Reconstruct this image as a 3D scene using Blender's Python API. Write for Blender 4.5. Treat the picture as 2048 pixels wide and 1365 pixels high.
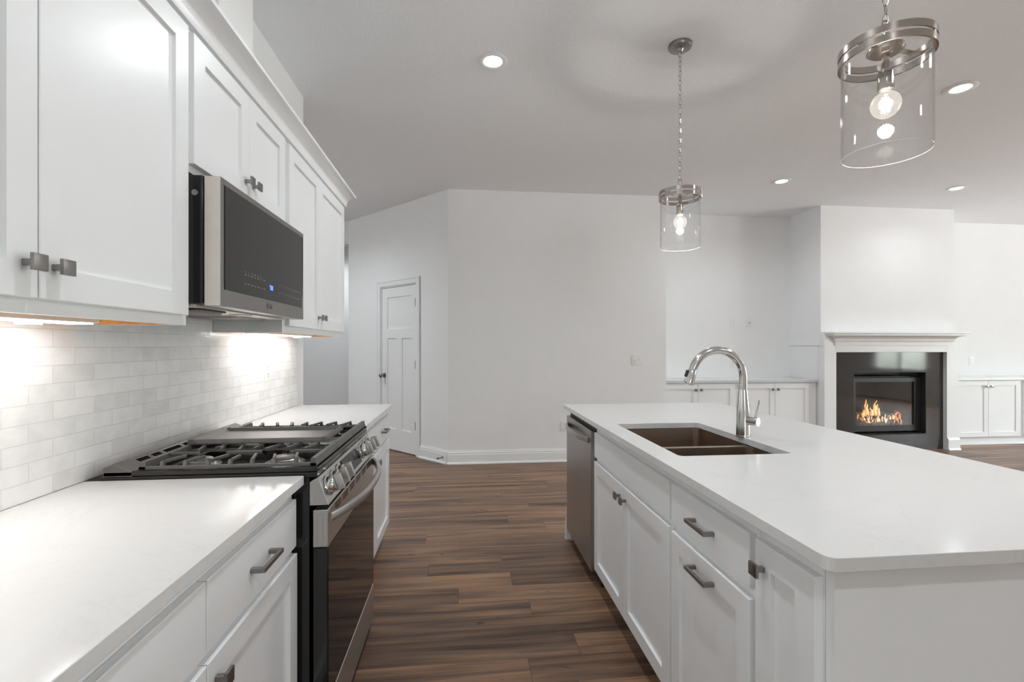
import bpy, bmesh, math, random
from math import pi, sin, cos, radians
from mathutils import Vector, Matrix

for o in list(bpy.data.objects):
    bpy.data.objects.remove(o, do_unlink=True)
scene = bpy.context.scene
COL = scene.collection
random.seed(7)

# ------------------------------------------------------------------ camera
YAW = 0.1023
cam_data = bpy.data.cameras.new('camera')
cam = bpy.data.objects.new('camera', cam_data)
COL.objects.link(cam)
cam.location = (0.0, 0.0, 1.3107)
cam.rotation_euler = (pi / 2, 0.0, -YAW)
cam_data.sensor_fit = 'HORIZONTAL'
cam_data.sensor_width = 36.0
cam_data.lens = 950.0 / 2048.0 * 36.0
cam_data.shift_y = 10.0 / 2048.0
cam_data.clip_start = 0.02
cam_data.clip_end = 200.0
scene.camera = cam

# ------------------------------------------------------------------ view + world
scene.view_settings.view_transform = 'Standard'
scene.view_settings.look = 'None'
scene.view_settings.exposure = 1.02
scene.view_settings.gamma = 1.0
scene.view_settings.use_curve_mapping = False
scene.cycles.max_bounces = 10
scene.cycles.diffuse_bounces = 6
scene.cycles.glossy_bounces = 5
scene.cycles.transparent_max_bounces = 24
scene.cycles.sample_clamp_indirect = 6.0
scene.cycles.caustics_reflective = False
scene.cycles.caustics_refractive = False

SKY = 16.5
world = bpy.data.worlds.new('daylight')
scene.world = world
world.use_nodes = True
wn = world.node_tree
wn.nodes.clear()
w_out = wn.nodes.new('ShaderNodeOutputWorld')
w_bg = wn.nodes.new('ShaderNodeBackground')
w_tc = wn.nodes.new('ShaderNodeTexCoord')
w_sep = wn.nodes.new('ShaderNodeSeparateXYZ')
w_noise = wn.nodes.new('ShaderNodeTexNoise')
w_noise.inputs['Scale'].default_value = 9.0
w_noise.inputs['Detail'].default_value = 6.0
w_add = wn.nodes.new('ShaderNodeMath'); w_add.operation = 'MULTIPLY_ADD'
w_add.inputs[1].default_value = 0.5
w_ramp = wn.nodes.new('ShaderNodeValToRGB')
cr = w_ramp.color_ramp
cr.elements[0].position = 0.0; cr.elements[0].color = (0.88, 0.89, 0.88, 1)  # unseen ground below the horizon, brightened to light the ceiling
cr.elements[1].position = 0.62; cr.elements[1].color = (0.85, 0.935, 1.0, 1)
e = cr.elements.new(0.17); e.color = (0.70, 0.71, 0.68, 1)
e = cr.elements.new(0.22); e.color = (0.16, 0.18, 0.15, 1)
e = cr.elements.new(0.36); e.color = (0.40, 0.44, 0.42, 1)
wn.links.new(w_tc.outputs['Generated'], w_sep.inputs[0])
wn.links.new(w_tc.outputs['Generated'], w_noise.inputs['Vector'])
wn.links.new(w_noise.outputs['Fac'], w_add.inputs[0])
wn.links.new(w_sep.outputs['Z'], w_add.inputs[2])
wn.links.new(w_add.outputs[0], w_ramp.inputs['Fac'])
wn.links.new(w_ramp.outputs['Color'], w_bg.inputs['Color'])
w_bg.inputs['Strength'].default_value = SKY
wn.links.new(w_bg.outputs[0], w_out.inputs[0])

# ------------------------------------------------------------------ room size
H = 3.05
XW = -1.115          # kitchen wall face
XR = 10.6            # right wall face
YF = -4.6            # wall behind the camera
YN = 6.02            # niche wall face
ZC = 0.914           # worktop height

# windows: (wall, a0, a1, z0, z1)
WIN_R = [(-0.42, 1.0, 0.70, 2.45), (1.7, 3.2, 0.40, 2.50)]
WIN_F = [(0.9, 1.9, 1.25, 2.15)]  # unseen window, added and kept small to light the far wall
XH = -5.2            # side hall: outer wall and its windows
WIN_H = [(4.5, 5.1, 1.15, 2.1)]


def portal(name, loc, rot, sx, sy):
    d = bpy.data.lights.new(name, 'AREA')
    d.shape = 'RECTANGLE'; d.size = sx; d.size_y = sy
    d.cycles.is_portal = True
    o = bpy.data.objects.new(name, d)
    o.location = loc; o.rotation_euler = rot
    COL.objects.link(o)


for (a0, a1, z0, z1) in WIN_R:
    portal('window_daylight', (XR + 0.10, (a0 + a1) / 2, (z0 + z1) / 2), (0, pi / 2, 0), z1 - z0, a1 - a0)
for (a0, a1, z0, z1) in WIN_H:
    portal('window_daylight', (XH - 0.10, (a0 + a1) / 2, (z0 + z1) / 2), (0, -pi / 2, 0), z1 - z0, a1 - a0)
for (a0, a1, z0, z1) in WIN_F:
    portal('window_daylight', ((a0 + a1) / 2, YF - 0.10, (z0 + z1) / 2), (pi / 2, 0, 0), a1 - a0, z1 - z0)

SPOT_W = 26.0
BULB_W = 3.6

# ------------------------------------------------------------------ materials


def new_mat(name):
    m = bpy.data.materials.new(name)
    m.use_nodes = True
    nt = m.node_tree
    return m, nt, nt.nodes['Principled BSDF'], nt.nodes['Material Output']


def paint(name, col, rough=0.5, metal=0.0, spec=0.5, var=0.02, scale=6.0, bump=0.0, bscale=200.0, stretch=None, coat=0.0):
    m, nt, b, out = new_mat(name)
    tc = nt.nodes.new('ShaderNodeTexCoord')
    no = nt.nodes.new('ShaderNodeTexNoise')
    no.inputs['Scale'].default_value = scale
    no.inputs['Detail'].default_value = 4.0
    src = tc.outputs['Object']
    if stretch:
        mp = nt.nodes.new('ShaderNodeMapping')
        mp.inputs['Scale'].default_value = stretch
        nt.links.new(src, mp.inputs['Vector'])
        src = mp.outputs['Vector']
    nt.links.new(src, no.inputs['Vector'])
    rp = nt.nodes.new('ShaderNodeValToRGB')
    lo = [max(0.0, c * (1 - var)) for c in col]
    hi = [min(1.0, c * (1 + var)) for c in col]
    rp.color_ramp.elements[0].position = 0.3; rp.color_ramp.elements[0].color = (*lo, 1)
    rp.color_ramp.elements[1].position = 0.7; rp.color_ramp.elements[1].color = (*hi, 1)
    nt.links.new(no.outputs['Fac'], rp.inputs['Fac'])
    nt.links.new(rp.outputs['Color'], b.inputs['Base Color'])
    b.inputs['Roughness'].default_value = rough
    b.inputs['Metallic'].default_value = metal
    b.inputs['Specular IOR Level'].default_value = spec
    if coat:
        b.inputs['Coat Weight'].default_value = coat
        b.inputs['Coat Roughness'].default_value = 0.03
    if bump:
        n2 = nt.nodes.new('ShaderNodeTexNoise')
        n2.inputs['Scale'].default_value = bscale
        n2.inputs['Detail'].default_value = 3.0
        bp = nt.nodes.new('ShaderNodeBump')
        bp.inputs['Strength'].default_value = bump
        bp.inputs['Distance'].default_value = 0.004
        nt.links.new(src, n2.inputs['Vector'])
        nt.links.new(n2.outputs['Fac'], bp.inputs['Height'])
        nt.links.new(bp.outputs['Normal'], b.inputs['Normal'])
    return m


def emit(name, col, strength):
    m, nt, b, out = new_mat(name)
    b.inputs['Base Color'].default_value = (*[min(1, c) for c in col], 1)
    b.inputs['Emission Color'].default_value = (*col, 1)
    b.inputs['Emission Strength'].default_value = strength
    b.inputs['Roughness'].default_value = 0.4
    return m


def thin_glass(name, tint=(1, 1, 1), glow=0.0, ior=1.5, gcol=(1, 0.93, 0.82), rough=0.0):
    m = bpy.data.materials.new(name)
    m.use_nodes = True
    nt = m.node_tree
    nt.nodes.clear()
    out = nt.nodes.new('ShaderNodeOutputMaterial')
    tr = nt.nodes.new('ShaderNodeBsdfTransparent')
    tr.inputs['Color'].default_value = (*tint, 1)
    gl = nt.nodes.new('ShaderNodeBsdfGlossy')
    gl.inputs['Roughness'].default_value = rough
    # Schlick reflectance, the same from both sides of the sheet
    lw = nt.nodes.new('ShaderNodeLayerWeight')
    lw.inputs['Blend'].default_value = 0.5
    f0 = ((ior - 1) / (ior + 1)) ** 2
    pw = nt.nodes.new('ShaderNodeMath'); pw.operation = 'POWER'; pw.inputs[1].default_value = 5.0
    nt.links.new(lw.outputs['Facing'], pw.inputs[0])
    fr = nt.nodes.new('ShaderNodeMath'); fr.operation = 'MULTIPLY_ADD'
    fr.inputs[1].default_value = 1 - f0; fr.inputs[2].default_value = f0
    nt.links.new(pw.outputs[0], fr.inputs[0])
    mx = nt.nodes.new('ShaderNodeMixShader')
    nt.links.new(fr.outputs[0], mx.inputs[0])
    nt.links.new(tr.outputs[0], mx.inputs[1])
    nt.links.new(gl.outputs[0], mx.inputs[2])
    last = mx.outputs[0]
    if glow:
        em = nt.nodes.new('ShaderNodeEmission')
        em.inputs['Color'].default_value = (*gcol, 1)
        em.inputs['Strength'].default_value = glow
        ad = nt.nodes.new('ShaderNodeAddShader')
        nt.links.new(last, ad.inputs[0])
        nt.links.new(em.outputs[0], ad.inputs[1])
        last = ad.outputs[0]
    nt.links.new(last, out.inputs['Surface'])
    return m


M = {}
M['wall'] = paint('wall_paint', (0.87, 0.883, 0.893), 0.65, var=0.008, bump=0.05, bscale=260)
M['trim'] = paint('trim_paint', (0.87, 0.885, 0.895), 0.35, var=0.006)
M['cab'] = paint('cabinet_paint', (0.83, 0.845, 0.857), 0.30, var=0.008)
M['warm_sheen'] = paint('warm_sheen_steel', (0.72, 0.66, 0.61), 0.42, 0.9, var=0.03, scale=30)  # light warm tint stands in for reflections on the microwave steel
M['dark_gap'] = paint('dark_recess', (0.03, 0.03, 0.03), 0.8)
M['birch'] = paint('birch_ply', (0.70, 0.34, 0.085), 0.5, var=0.16, scale=14, stretch=(3, 0.6, 3))
M['nickel'] = paint('brushed_nickel', (0.30, 0.29, 0.28), 0.32, 1.0, var=0.06, scale=60, stretch=(1, 1, 12))
M['nickel_light'] = paint('satin_nickel', (0.44, 0.40, 0.365), 0.20, 1.0, var=0.05, scale=60, stretch=(1, 1, 14))
M['steel'] = paint('stainless_steel', (0.57, 0.56, 0.545), 0.34, 1.0, var=0.04, scale=40, stretch=(1, 0.25, 14))
M['steel_dark'] = paint('dark_stainless', (0.42, 0.405, 0.395), 0.34, 1.0, var=0.05, scale=40, stretch=(1, 0.25, 14))
M['steel_mw'] = paint('brushed_dark_steel', (0.32, 0.31, 0.30), 0.32, 1.0, var=0.04, scale=40, stretch=(1, 0.25, 14))
M['sinksteel'] = paint('sink_stainless', (0.44, 0.36, 0.30), 0.30, 1.0, var=0.05, scale=50, stretch=(6, 1, 1))  # brown of warm reflections is put into the steel colour
M['chrome'] = paint('polished_steel', (0.60, 0.595, 0.585), 0.16, 1.0, var=0.02)
M['black_gloss'] = paint('black_enamel', (0.012, 0.012, 0.012), 0.12, spec=0.5)
M['black_glass'] = paint('black_glass', (0.006, 0.006, 0.007), 0.03, spec=0.22)
M['mw_glass'] = paint('microwave_glass', (0.019, 0.019, 0.021), 0.18, spec=0.4)
M['black_matte'] = paint('black_metal', (0.025, 0.025, 0.026), 0.45)
M['iron'] = paint('cast_iron', (0.115, 0.111, 0.105), 0.45, 0.2, bump=0.25, bscale=700)
M['griddle'] = paint('griddle_surface', (0.20, 0.19, 0.185), 0.38, 0.6, bump=0.1, bscale=500)
M['plastic'] = paint('white_plastic', (0.86, 0.86, 0.85), 0.3)
M['slot'] = paint('dark_slot', (0.006, 0.006, 0.006), 0.9, spec=0.1)
M['legend'] = paint('grey_legend', (0.22, 0.22, 0.22), 0.5)
M['logo'] = paint('logo_grey', (0.10, 0.10, 0.10), 0.3, 0.5)
M['log'] = paint('ceramic_log', (0.20, 0.18, 0.17), 0.85, var=0.5, scale=24, bump=0.8, bscale=60)
M['firebox'] = paint('firebox_liner', (0.075, 0.075, 0.077), 0.6, var=0.2, scale=12)


def fire(name, edge, core, k):
    """glowing gas: clear at the rim of a tongue, hot in its middle"""
    m = bpy.data.materials.new(name)
    m.use_nodes = True
    nt = m.node_tree
    nt.nodes.clear()
    out = nt.nodes.new('ShaderNodeOutputMaterial')
    lw = nt.nodes.new('ShaderNodeLayerWeight'); lw.inputs['Blend'].default_value = 0.5
    tc = nt.nodes.new('ShaderNodeTexCoord')
    mp = nt.nodes.new('ShaderNodeMapping'); mp.inputs['Scale'].default_value = (1, 1, 0.35)
    no = nt.nodes.new('ShaderNodeTexNoise'); no.inputs['Scale'].default_value = 95; no.inputs['Detail'].default_value = 4
    nt.links.new(tc.outputs['Object'], mp.inputs['Vector']); nt.links.new(mp.outputs[0], no.inputs['Vector'])
    sb = nt.nodes.new('ShaderNodeMath'); sb.operation = 'SUBTRACT'; sb.inputs[0].default_value = 1.35
    nt.links.new(lw.outputs['Facing'], sb.inputs[1])
    ml = nt.nodes.new('ShaderNodeMath'); ml.operation = 'MULTIPLY'
    nt.links.new(sb.outputs[0], ml.inputs[0]); nt.links.new(no.outputs['Fac'], ml.inputs[1])
    rp = nt.nodes.new('ShaderNodeValToRGB')
    rp.color_ramp.elements[0].position = 0.30; rp.color_ramp.elements[0].color = (*edge, 1)
    rp.color_ramp.elements[1].position = 0.72; rp.color_ramp.elements[1].color = (*core, 1)
    nt.links.new(ml.outputs[0], rp.inputs['Fac'])
    al = nt.nodes.new('ShaderNodeMapRange')
    al.inputs['From Min'].default_value = 0.26; al.inputs['From Max'].default_value = 0.85
    nt.links.new(ml.outputs[0], al.inputs['Value'])
    em = nt.nodes.new('ShaderNodeEmission'); em.inputs['Strength'].default_value = k
    nt.links.new(rp.outputs['Color'], em.inputs['Color'])
    tr = nt.nodes.new('ShaderNodeBsdfTransparent')
    mx = nt.nodes.new('ShaderNodeMixShader')
    nt.links.new(al.outputs[0], mx.inputs[0]); nt.links.new(tr.outputs[0], mx.inputs[1]); nt.links.new(em.outputs[0], mx.inputs[2])
    nt.links.new(mx.outputs[0], out.inputs['Surface'])
    return m


M['ember'] = fire('ember_glow', (0.55, 0.10, 0.04), (1.0, 0.42, 0.22), 0.75)
M['flame'] = fire('flame', (0.75, 0.17, 0.02), (1.0, 0.55, 0.14), 1.0)
M['flame_core'] = fire('flame_core', (1.0, 0.50, 0.12), (1.0, 0.86, 0.60), 1.25)
M['lens'] = emit('downlight_lens', (1.0, 0.985, 0.96), 14.0)
M['strip'] = emit('led_strip', (1.0, 0.985, 0.965), 7.2)
M['filament'] = emit('filament', (1.0, 0.90, 0.75), 60.0)
M['clock'] = emit('clock_blue', (0.09, 0.15, 1.0), 1.3)
M['pane'] = thin_glass('window_pane', ior=1.45)
M['shade'] = thin_glass('clear_shade', ior=1.62)
M['bulbglass'] = thin_glass('bulb_glass', glow=0.11, ior=1.5)
M['rim'] = paint('glass_edge_highlight', (0.9, 0.92, 0.93), 0.08)  # white stands in for light guided to the glass edge
M['fireglass'] = thin_glass('fire_glass', tint=(0.85, 0.85, 0.85), ior=1.6)


def ceiling_mat():
    m, nt, b, out = new_mat('textured_ceiling')
    b.inputs['Base Color'].default_value = (0.88, 0.90, 0.92, 1)
    b.inputs['Roughness'].default_value = 0.9
    b.inputs['Specular IOR Level'].default_value = 0.15
    tc = nt.nodes.new('ShaderNodeTexCoord')
    n1 = nt.nodes.new('ShaderNodeTexNoise'); n1.inputs['Scale'].default_value = 75; n1.inputs['Detail'].default_value = 3
    rp = nt.nodes.new('ShaderNodeValToRGB')
    rp.color_ramp.elements[0].position = 0.42; rp.color_ramp.elements[1].position = 0.62
    bp = nt.nodes.new('ShaderNodeBump'); bp.inputs['Strength'].default_value = 0.34; bp.inputs['Distance'].default_value = 0.004
    nt.links.new(tc.outputs['Object'], n1.inputs['Vector'])
    nt.links.new(n1.outputs['Fac'], rp.inputs['Fac'])
    nt.links.new(rp.outputs['Color'], bp.inputs['Height'])
    nt.links.new(bp.outputs['Normal'], b.inputs['Normal'])
    return m


def floor_mat():
    m, nt, b, out = new_mat('walnut_plank_floor')
    tc = nt.nodes.new('ShaderNodeTexCoord')
    N_, L_ = nt.nodes, nt.links

    def mth(op, a, b=None, c=None):
        n = N_.new('ShaderNodeMath'); n.operation = op
        for i, q in enumerate((a, b, c)):
            if q is None:
                continue
            if isinstance(q, (int, float)):
                n.inputs[i].default_value = q
            else:
                L_.new(q, n.inputs[i])
        return n.outputs[0]
    PW, PL = 0.152, 1.22
    sp = N_.new('ShaderNodeSeparateXYZ'); L_.new(tc.outputs['Object'], sp.inputs[0])
    yv = mth('DIVIDE', sp.outputs['Y'], PW)
    row = mth('FLOOR', yv)
    wr = N_.new('ShaderNodeTexWhiteNoise'); wr.noise_dimensions = '1D'; L_.new(row, wr.inputs['W'])
    xv = mth('ADD', mth('DIVIDE', sp.outputs['X'], PL), mth('MULTIPLY', wr.outputs['Value'], 7.0))
    col = mth('FLOOR', xv)
    cb = N_.new('ShaderNodeCombineXYZ'); L_.new(row, cb.inputs['X']); L_.new(col, cb.inputs['Y'])
    wp = N_.new('ShaderNodeTexWhiteNoise'); wp.noise_dimensions = '2D'; L_.new(cb.outputs[0], wp.inputs['Vector'])
    # distance to the plank edge, in metres
    fy = mth('FRACT', yv); fx = mth('FRACT', xv)
    ey = mth('MULTIPLY', mth('MINIMUM', fy, mth('SUBTRACT', 1.0, fy)), PW)
    ex = mth('MULTIPLY', mth('MINIMUM', fx, mth('SUBTRACT', 1.0, fx)), PL)
    edge = mth('MINIMUM', ex, ey)
    seam = mth('LESS_THAN', edge, 0.0008)
    # grain, shifted per plank
    sc = N_.new('ShaderNodeVectorMath'); sc.operation = 'SCALE'; sc.inputs['Scale'].default_value = 23.0
    L_.new(wp.outputs['Color'], sc.inputs[0])
    ad = N_.new('ShaderNodeVectorMath'); ad.operation = 'ADD'
    L_.new(tc.outputs['Object'], ad.inputs[0]); L_.new(sc.outputs[0], ad.inputs[1])

    def grain(sx, sy, scale, detail, rough, dist):
        mp = N_.new('ShaderNodeMapping'); mp.inputs['Scale'].default_value = (sx, sy, 1.0)
        L_.new(ad.outputs[0], mp.inputs['Vector'])
        n = N_.new('ShaderNodeTexNoise'); n.inputs['Scale'].default_value = scale
        n.inputs['Detail'].default_value = detail; n.inputs['Roughness'].default_value = rough; n.inputs['Distortion'].default_value = dist
        L_.new(mp.outputs[0], n.inputs['Vector'])
        return n.outputs['Fac']
    bands = grain(0.55, 9.0, 1.6, 3, 0.5, 0.9)
    fine = grain(1.4, 48.0, 2.0, 5, 0.6, 0.3)
    knots = grain(5.0, 16.0, 1.0, 2, 0.4, 1.2)
    kn = mth('MULTIPLY', mth('MAXIMUM', mth('SUBTRACT', 0.27, knots), 0.0), 3.0)
    tone = mth('MULTIPLY_ADD', fine, 0.26, mth('MULTIPLY', bands, 0.84))
    tone = mth('SUBTRACT', tone, kn)
    tone = mth('ADD', tone, mth('MULTIPLY_ADD', wp.outputs['Value'], 0.13, -0.065))
    rp = N_.new('ShaderNodeValToRGB')
    el = rp.color_ramp.elements
    el[0].position = 0.32; el[0].color = (0.052, 0.030, 0.020, 1)
    el[1].position = 0.78; el[1].color = (0.365, 0.205, 0.115, 1)
    e2 = el.new(0.46); e2.color = (0.125, 0.076, 0.053, 1)
    e3 = el.new(0.57); e3.color = (0.200, 0.118, 0.074, 1)
    e4 = el.new(0.66); e4.color = (0.285, 0.165, 0.098, 1)
    L_.new(tone, rp.inputs['Fac'])
    gm = N_.new('ShaderNodeMix'); gm.data_type = 'RGBA'
    gm.inputs['B'].default_value = (0.035, 0.022, 0.016, 1)
    L_.new(seam, gm.inputs['Factor'])
    L_.new(rp.outputs['Color'], gm.inputs['A'])
    L_.new(gm.outputs['Result'], b.inputs['Base Color'])
    b.inputs['Roughness'].default_value = 0.40
    b.inputs['Specular IOR Level'].default_value = 0.32
    bp = N_.new('ShaderNodeBump'); bp.inputs['Strength'].default_value = 0.10; bp.inputs['Distance'].default_value = 0.002
    L_.new(tone, bp.inputs['Height'])
    L_.new(bp.outputs['Normal'], b.inputs['Normal'])
    return m


def tile_mat():
    m, nt, b, out = new_mat('subway_tile')
    tc = nt.nodes.new('ShaderNodeTexCoord')
    sp = nt.nodes.new('ShaderNodeSeparateXYZ')
    nt.links.new(tc.outputs['Object'], sp.inputs[0])
    cb = nt.nodes.new('ShaderNodeCombineXYZ')
    nt.links.new(sp.outputs['Y'], cb.inputs['X']); nt.links.new(sp.outputs['Z'], cb.inputs['Y'])
    wob = nt.nodes.new('ShaderNodeTexNoise'); wob.inputs['Scale'].default_value = 26
    nt.links.new(cb.outputs[0], wob.inputs['Vector'])
    wsc = nt.nodes.new('ShaderNodeVectorMath'); wsc.operation = 'SCALE'; wsc.inputs['Scale'].default_value = 0.0022
    nt.links.new(wob.outputs['Color'], wsc.inputs[0])
    wad = nt.nodes.new('ShaderNodeVectorMath'); wad.operation = 'ADD'
    nt.links.new(cb.outputs[0], wad.inputs[0]); nt.links.new(wsc.outputs[0], wad.inputs[1])
    br = nt.nodes.new('ShaderNodeTexBrick')
    br.offset = 0.5; br.offset_frequency = 2
    br.inputs['Color1'].default_value = (0, 0, 0, 1); br.inputs['Color2'].default_value = (1, 1, 1, 1)
    br.inputs['Mortar'].default_value = (0.5, 0.5, 0.5, 1)
    br.inputs['Scale'].default_value = 1.0
    br.inputs['Brick Width'].default_value = 0.1452
    br.inputs['Row Height'].default_value = 0.0492
    br.inputs['Mortar Size'].default_value = 0.0012
    br.inputs['Mortar Smooth'].default_value = 0.25
    nt.links.new(wad.outputs[0], br.inputs['Vector'])
    cl = nt.nodes.new('ShaderNodeTexNoise'); cl.inputs['Scale'].default_value = 14; cl.inputs['Detail'].default_value = 5
    nt.links.new(cb.outputs[0], cl.inputs['Vector'])
    ma = nt.nodes.new('ShaderNodeMath'); ma.operation = 'MULTIPLY_ADD'; ma.inputs[1].default_value = 0.42
    nt.links.new(br.outputs['Color'], ma.inputs[0]); nt.links.new(cl.outputs['Fac'], ma.inputs[2])
    rp = nt.nodes.new('ShaderNodeValToRGB')
    rp.color_ramp.elements[0].position = 0.40; rp.color_ramp.elements[0].color = (0.79, 0.79, 0.79, 1)
    rp.color_ramp.elements[1].position = 0.88; rp.color_ramp.elements[1].color = (0.92, 0.92, 0.918, 1)
    nt.links.new(ma.outputs[0], rp.inputs['Fac'])
    gm = nt.nodes.new('ShaderNodeMix'); gm.data_type = 'RGBA'
    gm.inputs['B'].default_value = (0.82, 0.82, 0.81, 1)
    nt.links.new(br.outputs['Fac'], gm.inputs['Factor'])
    nt.links.new(rp.outputs['Color'], gm.inputs['A'])
    nt.links.new(gm.outputs['Result'], b.inputs['Base Color'])
    b.inputs['Roughness'].default_value = 0.22
    inv = nt.nodes.new('ShaderNodeMath'); inv.operation = 'MULTIPLY_ADD'; inv.inputs[1].default_value = -1.0; inv.inputs[2].default_value = 1.0
    nt.links.new(br.outputs['Fac'], inv.inputs[0])
    un = nt.nodes.new('ShaderNodeTexNoise'); un.inputs['Scale'].default_value = 30
    nt.links.new(cb.outputs[0], un.inputs['Vector'])
    ua = nt.nodes.new('ShaderNodeMath'); ua.operation = 'MULTIPLY_ADD'; ua.inputs[1].default_value = 0.55
    nt.links.new(un.outputs['Fac'], ua.inputs[0]); nt.links.new(inv.outputs[0], ua.inputs[2])
    bp = nt.nodes.new('ShaderNodeBump'); bp.inputs['Strength'].default_value = 0.9; bp.inputs['Distance'].default_value = 0.003
    nt.links.new(ua.outputs[0], bp.inputs['Height']); nt.links.new(bp.outputs['Normal'], b.inputs['Normal'])
    return m


def quartz_mat():
    m, nt, b, out = new_mat('white_quartz')
    tc = nt.nodes.new('ShaderNodeTexCoord')
    n1 = nt.nodes.new('ShaderNodeTexNoise'); n1.inputs['Scale'].default_value = 2.2; n1.inputs['Detail'].default_value = 9
    n1.inputs['Roughness'].default_value = 0.6; n1.inputs['Distortion'].default_value = 1.3
    nt.links.new(tc.outputs['Object'], n1.inputs['Vector'])
    rp = nt.nodes.new('ShaderNodeValToRGB')
    el = rp.color_ramp.elements
    el[0].position = 0.0; el[0].color = (0.680, 0.680, 0.675, 1)
    el[1].position = 1.0; el[1].color = (0.690, 0.690, 0.685, 1)
    a = el.new(0.485); a.color = (0.687, 0.687, 0.682, 1)
    c = el.new(0.500); c.color = (0.664, 0.662, 0.656, 1)
    d = el.new(0.512); d.color = (0.687, 0.687, 0.682, 1)
    nt.links.new(n1.outputs['Fac'], rp.inputs['Fac'])
    nt.links.new(rp.outputs['Color'], b.inputs['Base Color'])
    b.inputs['Roughness'].default_value = 0.13
    b.inputs['Specular IOR Level'].default_value = 0.45
    return m


def granite_mat():
    m, nt, b, out = new_mat('black_granite')
    tc = nt.nodes.new('ShaderNodeTexCoord')
    n1 = nt.nodes.new('ShaderNodeTexNoise'); n1.inputs['Scale'].default_value = 160; n1.inputs['Detail'].default_value = 3
    nt.links.new(tc.outputs['Object'], n1.inputs['Vector'])
    rp = nt.nodes.new('ShaderNodeValToRGB')
    rp.color_ramp.elements[0].position = 0.35; rp.color_ramp.elements[0].color = (0.022, 0.021, 0.021, 1)
    rp.color_ramp.elements[1].position = 0.75; rp.color_ramp.elements[1].color = (0.085, 0.080, 0.076, 1)
    nt.links.new(n1.outputs['Fac'], rp.inputs['Fac'])
    nt.links.new(rp.outputs['Color'], b.inputs['Base Color'])
    b.inputs['Roughness'].default_value = 0.06
    b.inputs['Specular IOR Level'].default_value = 0.6
    return m


M['ceiling'] = ceiling_mat()
M['floor'] = floor_mat()
M['tile'] = tile_mat()
M['quartz'] = quartz_mat()
M['granite'] = granite_mat()

# ------------------------------------------------------------------ mesh building
EX, EY, EZ = Vector((1, 0, 0)), Vector((0, 1, 0)), Vector((0, 0, 1))


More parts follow.
